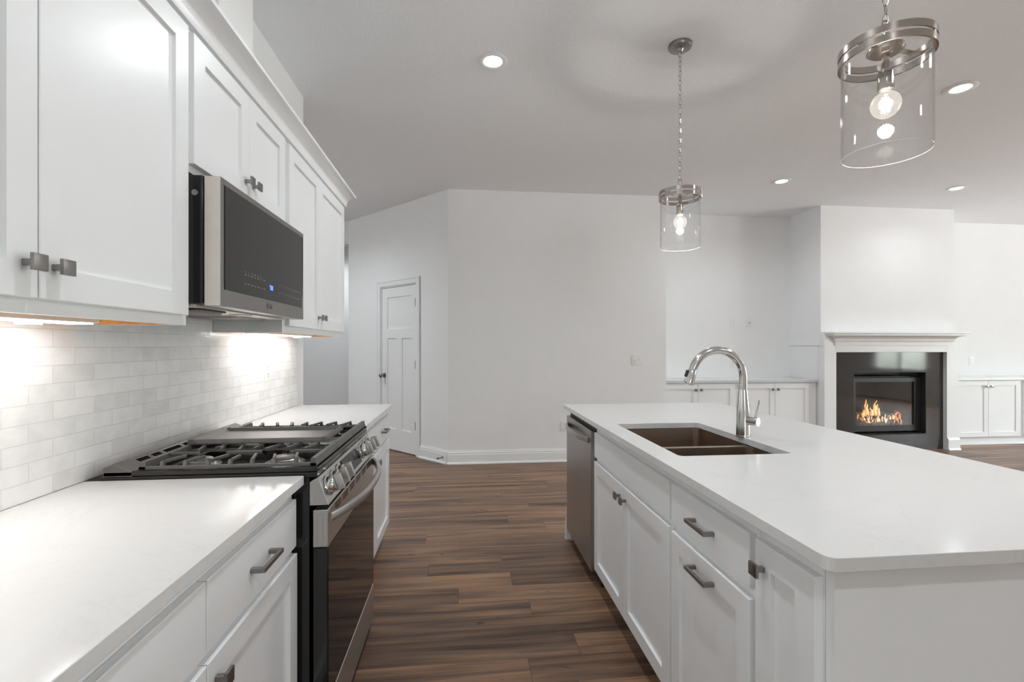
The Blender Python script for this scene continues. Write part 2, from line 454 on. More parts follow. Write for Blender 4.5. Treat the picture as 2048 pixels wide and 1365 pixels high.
class MB:
    """Collects shapes in world coordinates and links them as one mesh object."""

    def __init__(self):
        self.bm = bmesh.new()

    def hexa(self, c, bev=0.0, seg=1):
        vs = [self.bm.verts.new(p) for p in c]
        fs = [self.bm.faces.new([vs[i] for i in f]) for f in
              ((0, 3, 2, 1), (4, 5, 6, 7), (0, 1, 5, 4), (1, 2, 6, 5), (2, 3, 7, 6), (3, 0, 4, 7))]
        if bev > 0:
            ed = list({e for f in fs for e in f.edges})
            bmesh.ops.bevel(self.bm, geom=ed, offset=bev, segments=seg, affect='EDGES', profile=0.6)
        return self

    def box(self, x0, x1, y0, y1, z0, z1, bev=0.0, seg=1):
        return self.hexa([Vector(p) for p in ((x0, y0, z0), (x1, y0, z0), (x1, y1, z0), (x0, y1, z0),
                                              (x0, y0, z1), (x1, y0, z1), (x1, y1, z1), (x0, y1, z1))], bev, seg)

    def obox(self, o, u, v, n, u0, u1, v0, v1, n0, n1, bev=0.0, seg=1):
        P = lambda a, b, c: o + u * a + v * b + n * c
        return self.hexa([P(u0, v0, n0), P(u1, v0, n0), P(u1, v1, n0), P(u0, v1, n0),
                          P(u0, v0, n1), P(u1, v0, n1), P(u1, v1, n1), P(u0, v1, n1)], bev, seg)

    def prism(self, pts, vec, bev=0.0, seg=1):
        """pts: 3-D polygon, swept along vec"""
        n = len(pts)
        a = [self.bm.verts.new(p) for p in pts]
        b = [self.bm.verts.new(Vector(p) + vec) for p in pts]
        fs = [self.bm.faces.new(a[::-1]), self.bm.faces.new(b)]
        for i in range(n):
            j = (i + 1) % n
            fs.append(self.bm.faces.new((a[i], a[j], b[j], b[i])))
        if bev > 0:
            ed = list({e for f in fs for e in f.edges})
            bmesh.ops.bevel(self.bm, geom=ed, offset=bev, segments=seg, affect='EDGES', profile=0.6)
        return self

    def frame_of(self, d):
        d = d.normalized()
        t = EZ if abs(d.z) < 0.9 else EX
        a = d.cross(t).normalized()
        return a, d.cross(a).normalized()

    def tube(self, pts, rad, seg=16, cap=True, closed=False, flat=1.0):
        pts = [Vector(p) for p in pts]
        n = len(pts)
        rad = rad if isinstance(rad, (list, tuple)) else [rad] * n
        rings = []
        a = None
        for i in range(n):
            if closed:
                d = pts[(i + 1) % n] - pts[i - 1]
            else:
                d = pts[min(i + 1, n - 1)] - pts[max(i - 1, 0)]
            d.normalize()
            if a is None:
                a, b = self.frame_of(d)
            else:
                a = (a - d * a.dot(d)).normalized()
                b = d.cross(a).normalized()
            rings.append([self.bm.verts.new(pts[i] + (a * cos(2 * pi * k / seg) + b * sin(2 * pi * k / seg) * flat) * rad[i]) for k in range(seg)])
        m = n if closed else n - 1
        for i in range(m):
            r0, r1 = rings[i], rings[(i + 1) % n]
            for k in range(seg):
                k2 = (k + 1) % seg
                self.bm.faces.new((r0[k], r0[k2], r1[k2], r1[k]))
        if cap and not closed:
            self.bm.faces.new(rings[0][::-1]); self.bm.faces.new(rings[-1])
        return self

    def lathe(self, prof, c, axis=EZ, seg=32, closed=True):
        """prof: (radius, height) outline; closed joins the ends of the outline"""
        c = Vector(c); ax = axis.normalized()
        a, b = self.frame_of(ax)
        rings = []
        for (r, h) in prof:
            if r < 1e-6:
                rings.append([self.bm.verts.new(c + ax * h)])
            else:
                rings.append([self.bm.verts.new(c + ax * h + (a * cos(2 * pi * k / seg) + b * sin(2 * pi * k / seg)) * r) for k in range(seg)])
        n = len(rings)
        for i in range(n if closed else n - 1):
            r0, r1 = rings[i], rings[(i + 1) % n]
            if len(r0) == 1 and len(r1) == 1:
                continue
            for k in range(seg):
                k2 = (k + 1) % seg
                if len(r0) == 1:
                    self.bm.faces.new((r0[0], r1[k2], r1[k]))
                elif len(r1) == 1:
                    self.bm.faces.new((r0[k], r0[k2], r1[0]))
                else:
                    self.bm.faces.new((r0[k], r0[k2], r1[k2], r1[k]))
        return self

    def cyl(self, p0, p1, r0, r1=None, seg=24):
        p0, p1 = Vector(p0), Vector(p1)
        r1 = r0 if r1 is None else r1
        L = (p1 - p0).length
        return self.lathe([(0, 0), (r0, 0), (r1, L), (0, L)], p0, p1 - p0, seg, closed=False)

    def shaker(self, o, u, v, n, W, Hh, th=0.02, fw=0.058, rec=0.010, ch=0.0015):
        """a five-piece door front: o is its lower corner on the cabinet face"""
        P = lambda a, b, c: self.bm.verts.new(o + u * a + v * b + n * c)
        R = lambda i, c: [P(i, i, c), P(W - i, i, c), P(W - i, Hh - i, c), P(i, Hh - i, c)]
        rings = [R(0, 0), R(0, th - ch), R(ch, th), R(fw, th), R(fw + 0.001, th - rec)]
        for r0, r1 in zip(rings, rings[1:]):
            for k in range(4):
                k2 = (k + 1) % 4
                self.bm.faces.new((r0[k], r0[k2], r1[k2], r1[k]))
        self.bm.faces.new(rings[-1]); self.bm.faces.new(rings[0][::-1])
        return self

    def build(self, name, mat, parent=None, smooth=False, ang=35):
        bmesh.ops.recalc_face_normals(self.bm, faces=self.bm.faces)
        if parent is None:
            lo = Vector((1e9,) * 3); hi = -lo
            for v in self.bm.verts:
                for i in range(3):
                    lo[i] = min(lo[i], v.co[i]); hi[i] = max(hi[i], v.co[i])
            org = Vector(((lo.x + hi.x) / 2, (lo.y + hi.y) / 2, lo.z))
            if name in ('floor', 'ceiling', 'backsplash') or name.startswith('countertop'):
                org = Vector((0, 0.0281, 0.9145)) if name == 'backsplash' else Vector((0, 0, 0))
        else:
            org = root_of(parent)
        for v in self.bm.verts:
            v.co -= org
        me = bpy.data.meshes.new(name)
        self.bm.to_mesh(me); self.bm.free()
        if smooth:
            for p in me.polygons:
                p.use_smooth = True
            me.set_sharp_from_angle(angle=radians(ang))
        me.materials.append(M[mat] if isinstance(mat, str) else mat)
        ob = bpy.data.objects.new(name, me)
        COL.objects.link(ob)
        if parent is None:
            ob.location = org
        else:
            ob.parent = parent
        return ob


ROOT = {}


def root_of(o):
    while o.parent:
        o = o.parent
    return Vector(o.location)


def thing(name, label, cat, loc, group=None):
    o = bpy.data.objects.new(name, None)
    o.empty_display_size = 0.05
    COL.objects.link(o)
    o.location = loc
    o['label'] = label; o['category'] = cat
    if group:
        o['group'] = group
    return o


def tag(o, label, cat, group=None):
    o['label'] = label; o['category'] = cat
    if group:
        o['group'] = group
    return o


def struct(o):
    o['kind'] = 'structure'
    return o


def sthing(name, loc):
    o = bpy.data.objects.new(name, None)
    o.empty_display_size = 0.05
    COL.objects.link(o)
    o.location = loc
    o['kind'] = 'structure'
    return o


def text_mesh(name, body, size, origin, u, v, mat, parent, depth=0.0006, align='LEFT'):
    cu = bpy.data.curves.new(name, 'FONT')
    cu.body = body; cu.size = size; cu.extrude = depth; cu.align_x = align
    tmp = bpy.data.objects.new(name, cu)
    COL.objects.link(tmp)
    dg = bpy.context.evaluated_depsgraph_get()
    me = bpy.data.meshes.new_from_object(tmp.evaluated_get(dg))
    bpy.data.objects.remove(tmp, do_unlink=True)
    n = u.cross(v)
    org = root_of(parent)
    for vt in me.vertices:
        c = vt.co
        vt.co = origin + u * c.x + v * c.y + n * c.z - org
    me.materials.clear(); me.materials.append(M[mat])
    ob = bpy.data.objects.new(name, me)
    COL.objects.link(ob)
    ob.parent = parent
    return ob

# ------------------------------------------------------------------ structure
struct(MB().box(XH - 0.15, XR + 0.15, YF - 0.15, 8.75, -0.1, 0.0).build('floor', 'floor'))
struct(MB().box(XH - 0.15, XR + 0.15, YF - 0.15, 8.75, H, H + 0.1).build('ceiling', 'ceiling'))
struct(MB().box(XW - 0.12, XW, YF - 0.15, 3.46, 0, H, 0.0).build('wall_left', 'wall'))
# boxed duct over the microwave
struct(MB().box(XW, -0.845, 1.745, 2.015, 2.36, H).build('wall_duct', 'wall'))
struct(MB().box(XH - 0.15, XW - 0.12, 3.34, 3.46, 0, H).build('wall_hall_near', 'wall'))
struct(MB().box(XH, XR + 0.15, 8.6, 8.75, 0, H).build('wall_hall_back', 'wall'))
struct(MB().box(XH, -1.5905, 6.822, 6.94, 2.735, H).build('wall_hall_header', 'wall'))
# straight wall facing the camera and its return into the niche
struct(MB().prism([Vector(p) for p in ((-0.166, 5.303, 0), (2.3416, 5.303, 0), (2.3416, 6.02, 0), (2.20, 6.02, 0), (2.20, 5.42, 0), (-0.115, 5.42, 0))], EZ * H).build('wall_back', 'wall'))
struct(MB().box(2.20, XR, YN, YN + 0.12, 0, H).build('wall_niche', 'wall'))
# angled wall with the door opening
A0 = Vector((-0.166, 5.303, 0)); DA = Vector((-0.68454, 0.72897, 0)).normalized(); NA = Vector((-DA.y, DA.x, 0))
LA = 2.082
mb = MB()
mb.obox(A0, DA, EZ, NA, 0.0, 0.568, 0, H, -0.115, 0)
mb.obox(A0, DA, EZ, NA, 1.288, LA, 0, H, -0.115, 0)
mb.obox(A0, DA, EZ, NA, 0.568, 1.288, 2.052, H, -0.115, 0)
struct(mb.build('wall_angled', 'wall'))
# chimney breast
CX0, CX1, CY = 4.392, 6.22, 5.447
mb = MB()
mb.box(CX0, CX1, CY, YN, 1.32, H)
mb.box(CX0 + 0.012, 4.62, CY + 0.05, YN, 0, 1.32)
mb.box(6.06, CX1 - 0.012, CY + 0.05, YN, 0, 1.32)
struct(mb.build('wall_chimney', 'wall'))


def wall_with_windows(name, axis, face, thick, a0, a1, wins):
    """axis 'x': wall plane x=face, runs along y; axis 'y': plane y=face, runs along x"""
    mb = MB()
    lo, hi = min(face, face + thick), max(face, face + thick)

    def bx(s, t, z0, z1):
        if axis == 'x':
            mb.box(lo, hi, s, t, z0, z1)
        else:
            mb.box(s, t, lo, hi, z0, z1)
    cur = a0
    for (w0, w1, z0, z1) in wins:
        bx(cur, w0, 0, H)
        bx(w0, w1, 0, z0); bx(w0, w1, z1, H)
        cur = w1
    bx(cur, a1, 0, H)
    struct(mb.build(name, 'wall'))


wall_with_windows('wall_right', 'x', XR, 0.15, YF - 0.15, 8.6, WIN_R)
wall_with_windows('wall_hall_left', 'x', XH, -0.15, 3.46, 8.75, WIN_H)
wall_with_windows('wall_front', 'y', YF, -0.15, XW, XR, WIN_F)

wi = 0
for axis, face, sgn, wins in (('x', XR, 1, WIN_R), ('y', YF, -1, WIN_F), ('x', XH, -1, WIN_H)):
    for (a0, a1, z0, z1) in wins:
        wi += 1
        c = Vector((face, (a0 + a1) / 2, z0)) if axis == 'x' else Vector(((a0 + a1) / 2, face, z0))
        r = sthing('window_%d' % wi, c)
        u = EY if axis == 'x' else EX
        n = EX * sgn if axis == 'x' else -EY
        W = (a1 - a0) / 2; hh = z1 - z0
        f = MB()
        for (p, q, s, t) in ((-W, -W + 0.06, 0, hh), (W - 0.06, W, 0, hh), (-W + 0.06, W - 0.06, 0, 0.06), (-W + 0.06, W - 0.06, hh - 0.06, hh), (-0.045, 0.045, 0.06, hh - 0.06)):
            f.obox(c, u, EZ, n, p, q, s, t, 0.03, 0.10)
        f.build('window_frame', 'trim', r)
        for s in (-1, 1):
            p = MB().obox(c, u, EZ, n, min(s * 0.045, s * (W - 0.06)), max(s * 0.045, s * (W - 0.06)), 0.06, hh - 0.06, 0.060, 0.066)
            p.build('pane', 'pane', r)
        k = MB()
        for (p, q, s, t) in ((-W - 0.08, -W, -0.08, hh + 0.08), (W, W + 0.08, -0.08, hh + 0.08), (-W, W, hh, hh + 0.08), (-W, W, -0.08, 0)):
            k.obox(c, u, EZ, n, p, q, s, t, -0.018, 0)
        k.build('casing', 'trim', r)

# baseboards: profile (out, up)
BB = [(0, 0), (0.028, 0), (0.028, 0.012), (0.022, 0.020), (0.016, 0.022), (0.016, 0.105), (0.013, 0.112), (0.013, 0.128), (0.008, 0.138), (0.006, 0.150), (0, 0.150)]


def baseboard(name, p0, p1, n, prof=BB, mat='trim'):
    p0, p1, n = Vector(p0), Vector(p1), Vector(n)
    pts = [p0 + n * a + EZ * b for (a, b) in prof]
    return struct(MB().prism(pts, p1 - p0).build(name, mat))


baseboard('baseboard_back', (-0.178, 5.303, 0), (2.34, 5.303, 0), (0, -1, 0))
baseboard('baseboard_angled', A0 + DA * 0.012, A0 + DA * 0.49, NA)
baseboard('baseboard_angled_far', A0 + DA * 1.375, A0 + DA * LA, NA)
baseboard('baseboard_hall', (XH, 8.6, 0), (1.0, 8.6, 0), (0, -1, 0))
baseboard('baseboard_right', (XR, 5.0, 0), (XR, 6.0, 0), (-1, 0, 0))

# door in the angled wall
dr = sthing('door_1', A0 + DA * 0.93)
ob = lambda mb, u0, u1, v0, v1, n0, n1, bev=0.0: mb.obox(A0, DA, EZ, NA, u0, u1, v0, v1, n0, n1, bev)
mb = MB()
ss = [0.574, 0.678, 0.867, 0.991, 1.172, 1.283]
zz = [0.012, 0.271, 1.408, 1.524, 1.923, 2.046]
FR, RC, BK = -0.012, -0.024, -0.05
for i in range(5):
    for j in range(5):
        rec = (j == 1 and i in (1, 3)) or (j == 3 and i in (1, 2, 3))
        ob(mb, ss[i], ss[i + 1], zz[j], zz[j + 1], BK, RC if rec else FR)
mb.build('door_slab', 'trim', dr)
mb = MB()
for (u0, u1, v0, v1) in ((0.490, 0.562, 0, 2.133), (1.295, 1.367, 0, 2.133), (0.562, 1.295, 2.061, 2.133)):
    ob(mb, u0, u1, v0, v1, 0.0, 0.016, 0.003)
for (u0, u1, v0, v1) in ((0.490, 0.508, 0, 2.133), (1.349, 1.367, 0, 2.133), (0.508, 1.349, 2.115, 2.133)):
    ob(mb, u0, u1, v0, v1, 0.0, 0.022, 0.003)
mb.build('door_casing', 'trim', dr)
mb = MB()
for (u0, u1, v0, v1) in ((0.552, 0.571, 0, 2.062), (1.286, 1.305, 0, 2.062), (0.571, 1.286, 2.049, 2.062)):
    ob(mb, u0, u1, v0, v1, -0.114, 0.0005)
mb.build('door_jamb', 'trim', dr)
for z in (1.83, 1.088, 0.359):
    h = MB()
    ob(h, 0.566, 0.582, z - 0.045, z + 0.045, -0.012, 0.004)
    h.cyl(A0 + DA * 0.573 + NA * 0.006 + EZ * (z - 0.048), A0 + DA * 0.573 + NA * 0.006 + EZ * (z + 0.048), 0.007, seg=12)
    h.build('hinge', 'nickel', dr)
kb = A0 + DA * 1.232 + EZ * 0.937
mb = MB().lathe([(0, -0.012), (0.032, -0.012), (0.032, -0.004), (0.022, 0.0), (0.011, 0.003), (0.010, 0.022), (0.020, 0.030), (0.028, 0.042), (0.027, 0.055), (0.018, 0.064), (0, 0.066)], kb, NA, 24, closed=False)
mb.build('door_knob', 'nickel', dr, smooth=True)

ds = thing('door_stop', 'short dark spring door stop sticking out of the white baseboard near the wall corner', 'door stop', A0 + DA * 0.075 + EZ * 0.068 + NA * 0.016)
p0 = A0 + DA * 0.075 + EZ * 0.068 + NA * 0.0165
MB().cyl(p0, p0 + NA * 0.008, 0.012, 0.009, 16).build('base', 'nickel', ds, smooth=True)
MB().tube([p0 + NA * (0.008 + 0.006 * i / 6) + (DA * cos(i * 2 * pi / 6) + EZ * sin(i * 2 * pi / 6)) * 0.006 for i in range(0, 55)], 0.0016, 6).build('spring', 'nickel', ds, smooth=True)
MB().cyl(p0 + NA * 0.062, p0 + NA * 0.078, 0.009, 0.008, 16).build('tip', 'black_matte', ds, smooth=True)

# ------------------------------------------------------------------ hardware


def square_knob(parent, pos, u, n, mat='nickel', s=0.0155):
    """square cabinet knob: stem and plate in one casting"""
    mb = MB()
    mb.obox(pos, u, EZ, n, -0.006, 0.006, -0.006, 0.006, 0.0, 0.022, 0.001)
    mb.obox(pos, u, EZ, n, -s, s, -s, s, 0.0215, 0.029, 0.0018, 2)
    mb.build('knob', mat, parent, smooth=True, ang=25)


def bar_pull(parent, pos, u, n, L=0.118, mat='nickel'):
    mb = MB()
    a = L / 2
    mb.obox(pos, u, EZ, n, -a, -a + 0.011, -0.006, 0.006, 0.0, 0.034, 0.001)
    mb.obox(pos, u, EZ, n, a - 0.011, a, -0.006, 0.006, 0.0, 0.034, 0.001)
    mb.obox(pos, u, EZ, n, -a + 0.0105, a - 0.0105, -0.006, 0.006, 0.025, 0.034, 0.001)
    mb.build('pull', mat, parent)


def shaker_door(parent, face_pt, u, n, W, Hh, knob=None, pull=None, name='door', fw=0.058, mat='cab', th=0.02):
    d = MB().shaker(face_pt, u, EZ, n, W, Hh, th, fw).build(name, mat, parent)
    if knob:
        square_knob(d, face_pt + u * knob[0] + EZ * knob[1] + n * th, u, n)
    if pull:
        bar_pull(d, face_pt + u * pull[0] + EZ * pull[1] + n * th, u, n)
    return d


def slab_front(parent, face_pt, u, n, W, Hh, pull=None, name='drawer', th=0.02, mat='cab'):
    d = MB().obox(face_pt, u, EZ, n, 0, W, 0, Hh, 0, th, 0.002).build(name, mat, parent)
    if pull:
        bar_pull(d, face_pt + u * pull[0] + EZ * pull[1] + n * th, u, n)
    return d

# ------------------------------------------------------------------ left run: base cabinets
XF = -0.520          # face-frame plane of base cabinets (doors 2 cm proud)


def base_left(label, y0, y1, unit_end_gap, dr_y, door_y, knobs, pulls):
    t = thing('base_cabinet', label, 'cabinet', (-0.80, (y0 + y1) / 2, 0))
    MB().box(-1.104, XF, y0, y1, 0.105, 0.885).box(-1.10, -0.585, y0, y1, 0.001, 0.105).build('cabinet_body', 'cab', t)
    for (a, b), pu in zip(dr_y, pulls):
        slab_front(t, Vector((XF, a, 0.707)), EY, EX, b - a, 0.143, (pu - a, 0.0715) if pu else None)
    for (a, b), kn in zip(door_y, knobs):
        shaker_door(t, Vector((XF, a, 0.115)), EY, EX, b - a, 0.568, (kn - a, 0.54 - 0.02) if kn else None)
    return t


base_left('white base cabinet in the near foreground, left of the range under the nearest worktop', 0.470, 1.508, 0,
          [(0.485, 0.986), (0.990, 1.490)], [(0.485, 0.987), (0.991, 1.498)], [0.955, 1.023], [0.735, 1.2365])
base_left('white base cabinet beyond the range at the far end of the left run', 2.279, 3.300, 0,
          [(2.295, 2.790), (2.794, 3.292)], [(2.295, 2.790), (2.794, 3.292)], [2.762, 2.822], [2.5425, 3.045])
base_left('white base cabinet behind the camera on the left run', -1.000, 0.468, 0,
          [(-0.985, -0.27), (-0.266, 0.455)], [(-0.985, -0.27), (-0.266, 0.455)], [-0.30, -0.236], [-0.63, 0.095])

# worktops


def slab_top(name, outer, z0, z1, hole=None, mat='quartz', bev=0.0015):
    mb = MB()
    bm = mb.bm

    def loop(pts):
        vs = [bm.verts.new((p[0], p[1], z0)) for p in pts]
        return [bm.edges.new((vs[i], vs[(i + 1) % len(vs)])) for i in range(len(vs))]
    ed = loop(outer)
    if hole:
        ed += loop(hole)
    r = bmesh.ops.triangle_fill(bm, edges=ed, use_beauty=True, use_dissolve=False)
    fs = [g for g in r['geom'] if isinstance(g, bmesh.types.BMFace)]
    ex = bmesh.ops.extrude_face_region(bm, geom=fs)
    for g in ex['geom']:
        if isinstance(g, bmesh.types.BMVert):
            g.co.z = z1
    bmesh.ops.recalc_face_normals(bm, faces=bm.faces)
    if bev:
        sharp = [e for e in bm.edges if len(e.link_faces) == 2 and e.calc_face_angle(0) > 1.2 and abs(e.verts[0].co.z - e.verts[1].co.z) < 1e-5]
        bmesh.ops.bevel(bm, geom=sharp, offset=bev, segments=2, affect='EDGES', profile=0.5)
    return mb.build(name, mat)


def rrect(x0, x1, y0, y1, r, n=6):
    """rectangle with a radius per corner: r = (x0y0, x1y0, x1y1, x0y1)"""
    out = []
    for (cx, cy, a0, rr) in ((x0, y0, pi, r[0]), (x1, y0, 1.5 * pi, r[1]), (x1, y1, 0, r[2]), (x0, y1, 0.5 * pi, r[3])):
        if rr < 1e-4:
            out.append((cx, cy)); continue
        ox = cx + rr * (1 if cx == x0 else -1); oy = cy + rr * (1 if cy == y0 else -1)
        for k in range(n + 1):
            a = a0 + 0.5 * pi * k / n
            out.append((ox + rr * cos(a), oy + rr * sin(a)))
    return out


tag(slab_top('countertop', rrect(-1.104, -0.484, -1.0, 1.511, (0, 0.004, 0.004, 0)), 0.8865, ZC), 'white quartz worktop in the near left foreground, ending at the range', 'countertop')
tag(slab_top('countertop', rrect(-1.104, -0.482, 2.277, 3.316, (0, 0.004, 0.004, 0)), 0.8865, ZC), 'short white quartz worktop beyond the range, below the wall outlet in the tile', 'countertop')

# backsplash
tag(MB().box(XW + 0.001, -1.105, -1.0, 3.316, 0.9145, 1.4285).build('backsplash', 'tile'), 'pale grey glossy subway tile backsplash running behind the range', 'backsplash')


def plate(kind, label, cat, o, u, n, w=0.072, h=0.116):
    """o: centre on the wall"""
    t = thing(kind, label, cat, o)
    MB().obox(o, u, EZ, n, -w / 2, w / 2, -h / 2, h / 2, 0.0, 0.006, 0.002, 2).build('cover_plate', 'plastic', t, smooth=True, ang=25)
    return t


def outlet(label, o, u, n, mini=False):
    t = plate('wall_outlet', label, 'outlet', o, u, n)
    for s in (-1, 1):
        c = o + EZ * 0.0195 * s + n * 0.006
        f = MB().lathe([(0, 0), (0.0165, 0), (0.0155, 0.002), (0, 0.002)], c, n, 20, closed=False).build('receptacle', 'plastic', t, smooth=True)
        sl = MB()
        for d in (-1, 1):
            sl.obox(c, u, EZ, n, d * 0.006 - 0.0012, d * 0.006 + 0.0012, -0.002, 0.007, 0.0015, 0.0024)
        sl.obox(c, u, EZ, n, -0.002, 0.002, -0.011, -0.007, 0.0015, 0.0024)
        sl.build('socket_slots', 'slot', f)
    return t


outlet('white outlet on the tiled backsplash above the far worktop', Vector((-1.105, 2.816, 1.168)), EY, EX)
outlet('white outlet on the niche wall, upper one above the left built-in counter', Vector((3.59, YN, 1.628)), EX, -EY)
outlet('white outlet on the niche wall just above the left built-in counter, behind the faucet', Vector((3.59, YN, 1.073)), EX, -EY)
outlet('white outlet low on the big blank wall, peeking out beside the dishwasher handle', Vector((1.140, 5.303, 0.405)), EX, -EY)
t = plate('light_switch', 'white double light switch on the big blank wall right of centre', 'light switch', Vector((1.994, 5.303, 1.152)), EX, -EY, 0.122, 0.122)
for s in (-1, 1):
    MB().obox(Vector((1.994 + s * 0.023, 5.303, 1.152)), EX, EZ, -EY, -0.005, 0.005, -0.012, 0.012, 0.006, 0.008).build('toggle_slot', 'plastic', t)
    MB().obox(Vector((1.994 + s * 0.023, 5.303, 1.152 + 0.004 * s)), EX, EZ, -EY, -0.0035, 0.0035, -0.007, 0.007, 0.008, 0.019, 0.001).build('toggle', 'plastic', t)
t = plate('light_switch', 'white single rocker switch on the wall right of the fireplace', 'light switch', Vector((7.152, YN, 1.102)), EX, -EY)
MB().obox(Vector((7.152, YN, 1.102)), EX, EZ, -EY, -0.0165, 0.0165, -0.033, 0.033, 0.006, 0.010, 0.001).build('rocker', 'plastic', t)
t = plate('cable_jack', 'white cable jack plate right of the upper outlet on the niche wall', 'wall plate', Vector((3.817, YN, 1.624)), EX, -EY)
MB().cyl(Vector((3.817, YN - 0.006, 1.624)), Vector((3.817, YN - 0.018, 1.624)), 0.0065, seg=16).build('coax_socket', 'nickel_light', t, smooth=True)

# ------------------------------------------------------------------ wall cabinets
XU = -0.810


def wall_cabinet(label, y0, y1, z0, doors, knobs, door_z0, door_z1, bottom=True):
    t = thing('wall_cabinet', label, 'cabinet', (-0.95, (y0 + y1) / 2, z0))
    zt = 2.262
    zb = z0 + 0.030
    b = MB().box(-1.104, XU - 0.019, y0, y1, zb, zt)
    b.build('cabinet_body', 'cab', t)
    f = MB().box(XU - 0.019, XU, y0, y1, z0, zt)
    if bottom:
        f.box(-1.104, XU - 0.019, y0, y0 + 0.018, z0, zb).box(-1.104, XU - 0.019, y1 - 0.018, y1, z0, zb)
    f.build('face_frame', 'cab', t)
    if bottom:
        MB().box(-1.104, XU - 0.0195, y0 + 0.0185, y1 - 0.0185, zb - 0.006, zb - 0.0005).build('bottom_panel', 'birch', t)
        for ya in (y0 + 0.0182, y1 - 0.0202):
            MB().box(-1.104, XU - 0.0195, ya, ya + 0.002, z0 + 0.0006, zb - 0.0062).build('side_lip', 'birch', t)
    for (a, c), k in zip(doors, knobs):
        shaker_door(t, Vector((XU, a, door_z0)), EY, EX, c - a, door_z1 - door_z0, (k - a, 0.063), fw=0.062)
    return t


wall_cabinet('tall white wall cabinet in the left foreground, left of the microwave', 0.470, 1.4855, 1.3715,
             [(0.482, 0.9735), (0.9765, 1.463)], [0.945, 1.008], 1.400, 2.237)
wall_cabinet('short white wall cabinet directly above the microwave', 1.4862, 2.2278, 1.828,
             [(1.491, 1.8535), (1.8565, 2.212)], [1.825, 1.887], 1.850, 2.237, bottom=False)
wall_cabinet('tall white wall cabinet at the far end, right of the microwave', 2.2285, 3.290, 1.3715,
             [(2.264, 2.7270), (2.7300, 3.268)], [2.700, 2.762], 1.403, 2.237)

# crown moulding: cove profile (out from face frame, height) with mitred return at the far end
CP = [(0.0, 0.0), (0.022, 0.0), (0.024, 0.006)] + [(0.024 + 0.046 * (1 - cos(a)), 0.006 + 0.066 * sin(a)) for a in [pi / 2 * i / 7 for i in range(1, 8)]] + [(0.076, 0.074), (0.076, 0.088), (0.0, 0.088)]
mb = MB()
bm = mb.bm
ring = lambda fn: [bm.verts.new(fn(a, b)) for (a, b) in CP]
zc0 = 2.250
r0 = ring(lambda a, b: (XU + a, 0.30, zc0 + b))
r1 = ring(lambda a, b: (XU + a, 3.290 + a, zc0 + b))
r2 = ring(lambda a, b: (-1.112, 3.290 + a, zc0 + b))
for q0, q1 in ((r0, r1), (r1, r2)):
    for i in range(len(CP) - 1):
        bm.faces.new((q0[i], q0[i + 1], q1[i + 1], q1[i]))
bm.faces.new(r0); bm.faces.new(r2)
bm.faces.new((r0[0], r1[0], r1[-1], r0[-1])); bm.faces.new((r1[0], r2[0], r2[-1], r1[-1]))
tag(mb.build('crown_molding', 'cab', smooth=True, ang=30), 'white cove crown moulding along the top of the wall cabinets', 'moulding')

# under-cabinet lights
for (y0, y1, lab) in ((0.55, 1.362, 'slim under-cabinet light glowing below the near wall cabinet'), (2.38, 3.155, 'slim under-cabinet light glowing below the far wall cabinet')):
    t = thing('under_cabinet_light', lab, 'light fixture', (-1.0, (y0 + y1) / 2, 1.38))
    MB().box(-1.035, -0.955, y0, y1, 1.3705, 1.393, 0.002).build('housing', 'plastic', t)
    MB().box(-1.028, -0.965, y0 + 0.01, y1 - 0.01, 1.3675, 1.3704, 0.0008).build('lens', 'strip', t)
    MB().box(-1.02, -0.99, y1 - 0.17, y1 - 0.13, 1.360, 1.3674, 0.001).build('switch', 'plastic', t)

# ------------------------------------------------------------------ microwave
mw = thing('microwave', 'stainless over-the-range microwave with black glass door above the gas range', 'microwave', (-0.93, 1.87, 1.43))
MB().box(-1.100, -0.768, 1.494, 2.222, 1.436, 1.818, 0.002).build('case', 'black_gloss', mw)
dp = MB().box(-0.766, -0.7205, 1.500, 2.238, 1.4305, 1.8185, 0.0015).build('door', 'steel_mw', mw)
MB().box(-0.7204, -0.7185, 1.522, 2.219, 1.482, 1.799, 0.0006).build('door_glass', 'mw_glass', dp)
MB().box(-0.7204, -0.7165, 2.2195, 2.2225, 1.482, 1.799).build('door_edge_strip', 'chrome', dp)
MB().box(-0.7655, -0.7215, 1.4985, 1.4999, 1.432, 1.817).build('door_side_sheen', 'warm_sheen', dp)  # added plate, its lighter warm tint imitates a reflection on the door side
XG = -0.7184
for r, z in enumerate((1.546, 1.516)):
    bt = MB()
    for k in range(7):
        y = 1.652 + k * 0.0245
        bt.box(XG - 0.0004, XG + 0.0002, y, y + (0.010 if k % 2 else 0.013), z, z + 0.003)
        if r == 0:
            bt.box(XG - 0.0004, XG + 0.0002, y, y + 0.008, z + 0.009, z + 0.0115)
    bt.build('button_row', 'legend', mw)
    bt = MB()
    for k in range(12):
        y = 1.950 + k * 0.0205
        bt.box(XG - 0.0004, XG + 0.0002, y, y + (0.003 if k < 7 else 0.011), z - 0.001, z + (0.007 if k < 7 else 0.002))
    bt.build('button_row', 'legend', mw)
text_mesh('clock_digits', "'08", 0.026, Vector((XG + 0.0004, 1.855, 1.520)), EY, EZ, 'clock', mw)
XS = -0.7205
lg = MB()
lg.lathe([(0.0112, 0), (0.0112, 0.0006), (0.0, 0.0006), (0.0, 0)], Vector((XS, 1.842, 1.459)), EX, 24, closed=False)
lg.build('logo_disc', 'logo', mw)
text_mesh('logo_letters', 'LG', 0.022, Vector((XS + 0.0003, 1.860, 1.4515)), EY, EZ, 'logo', mw)
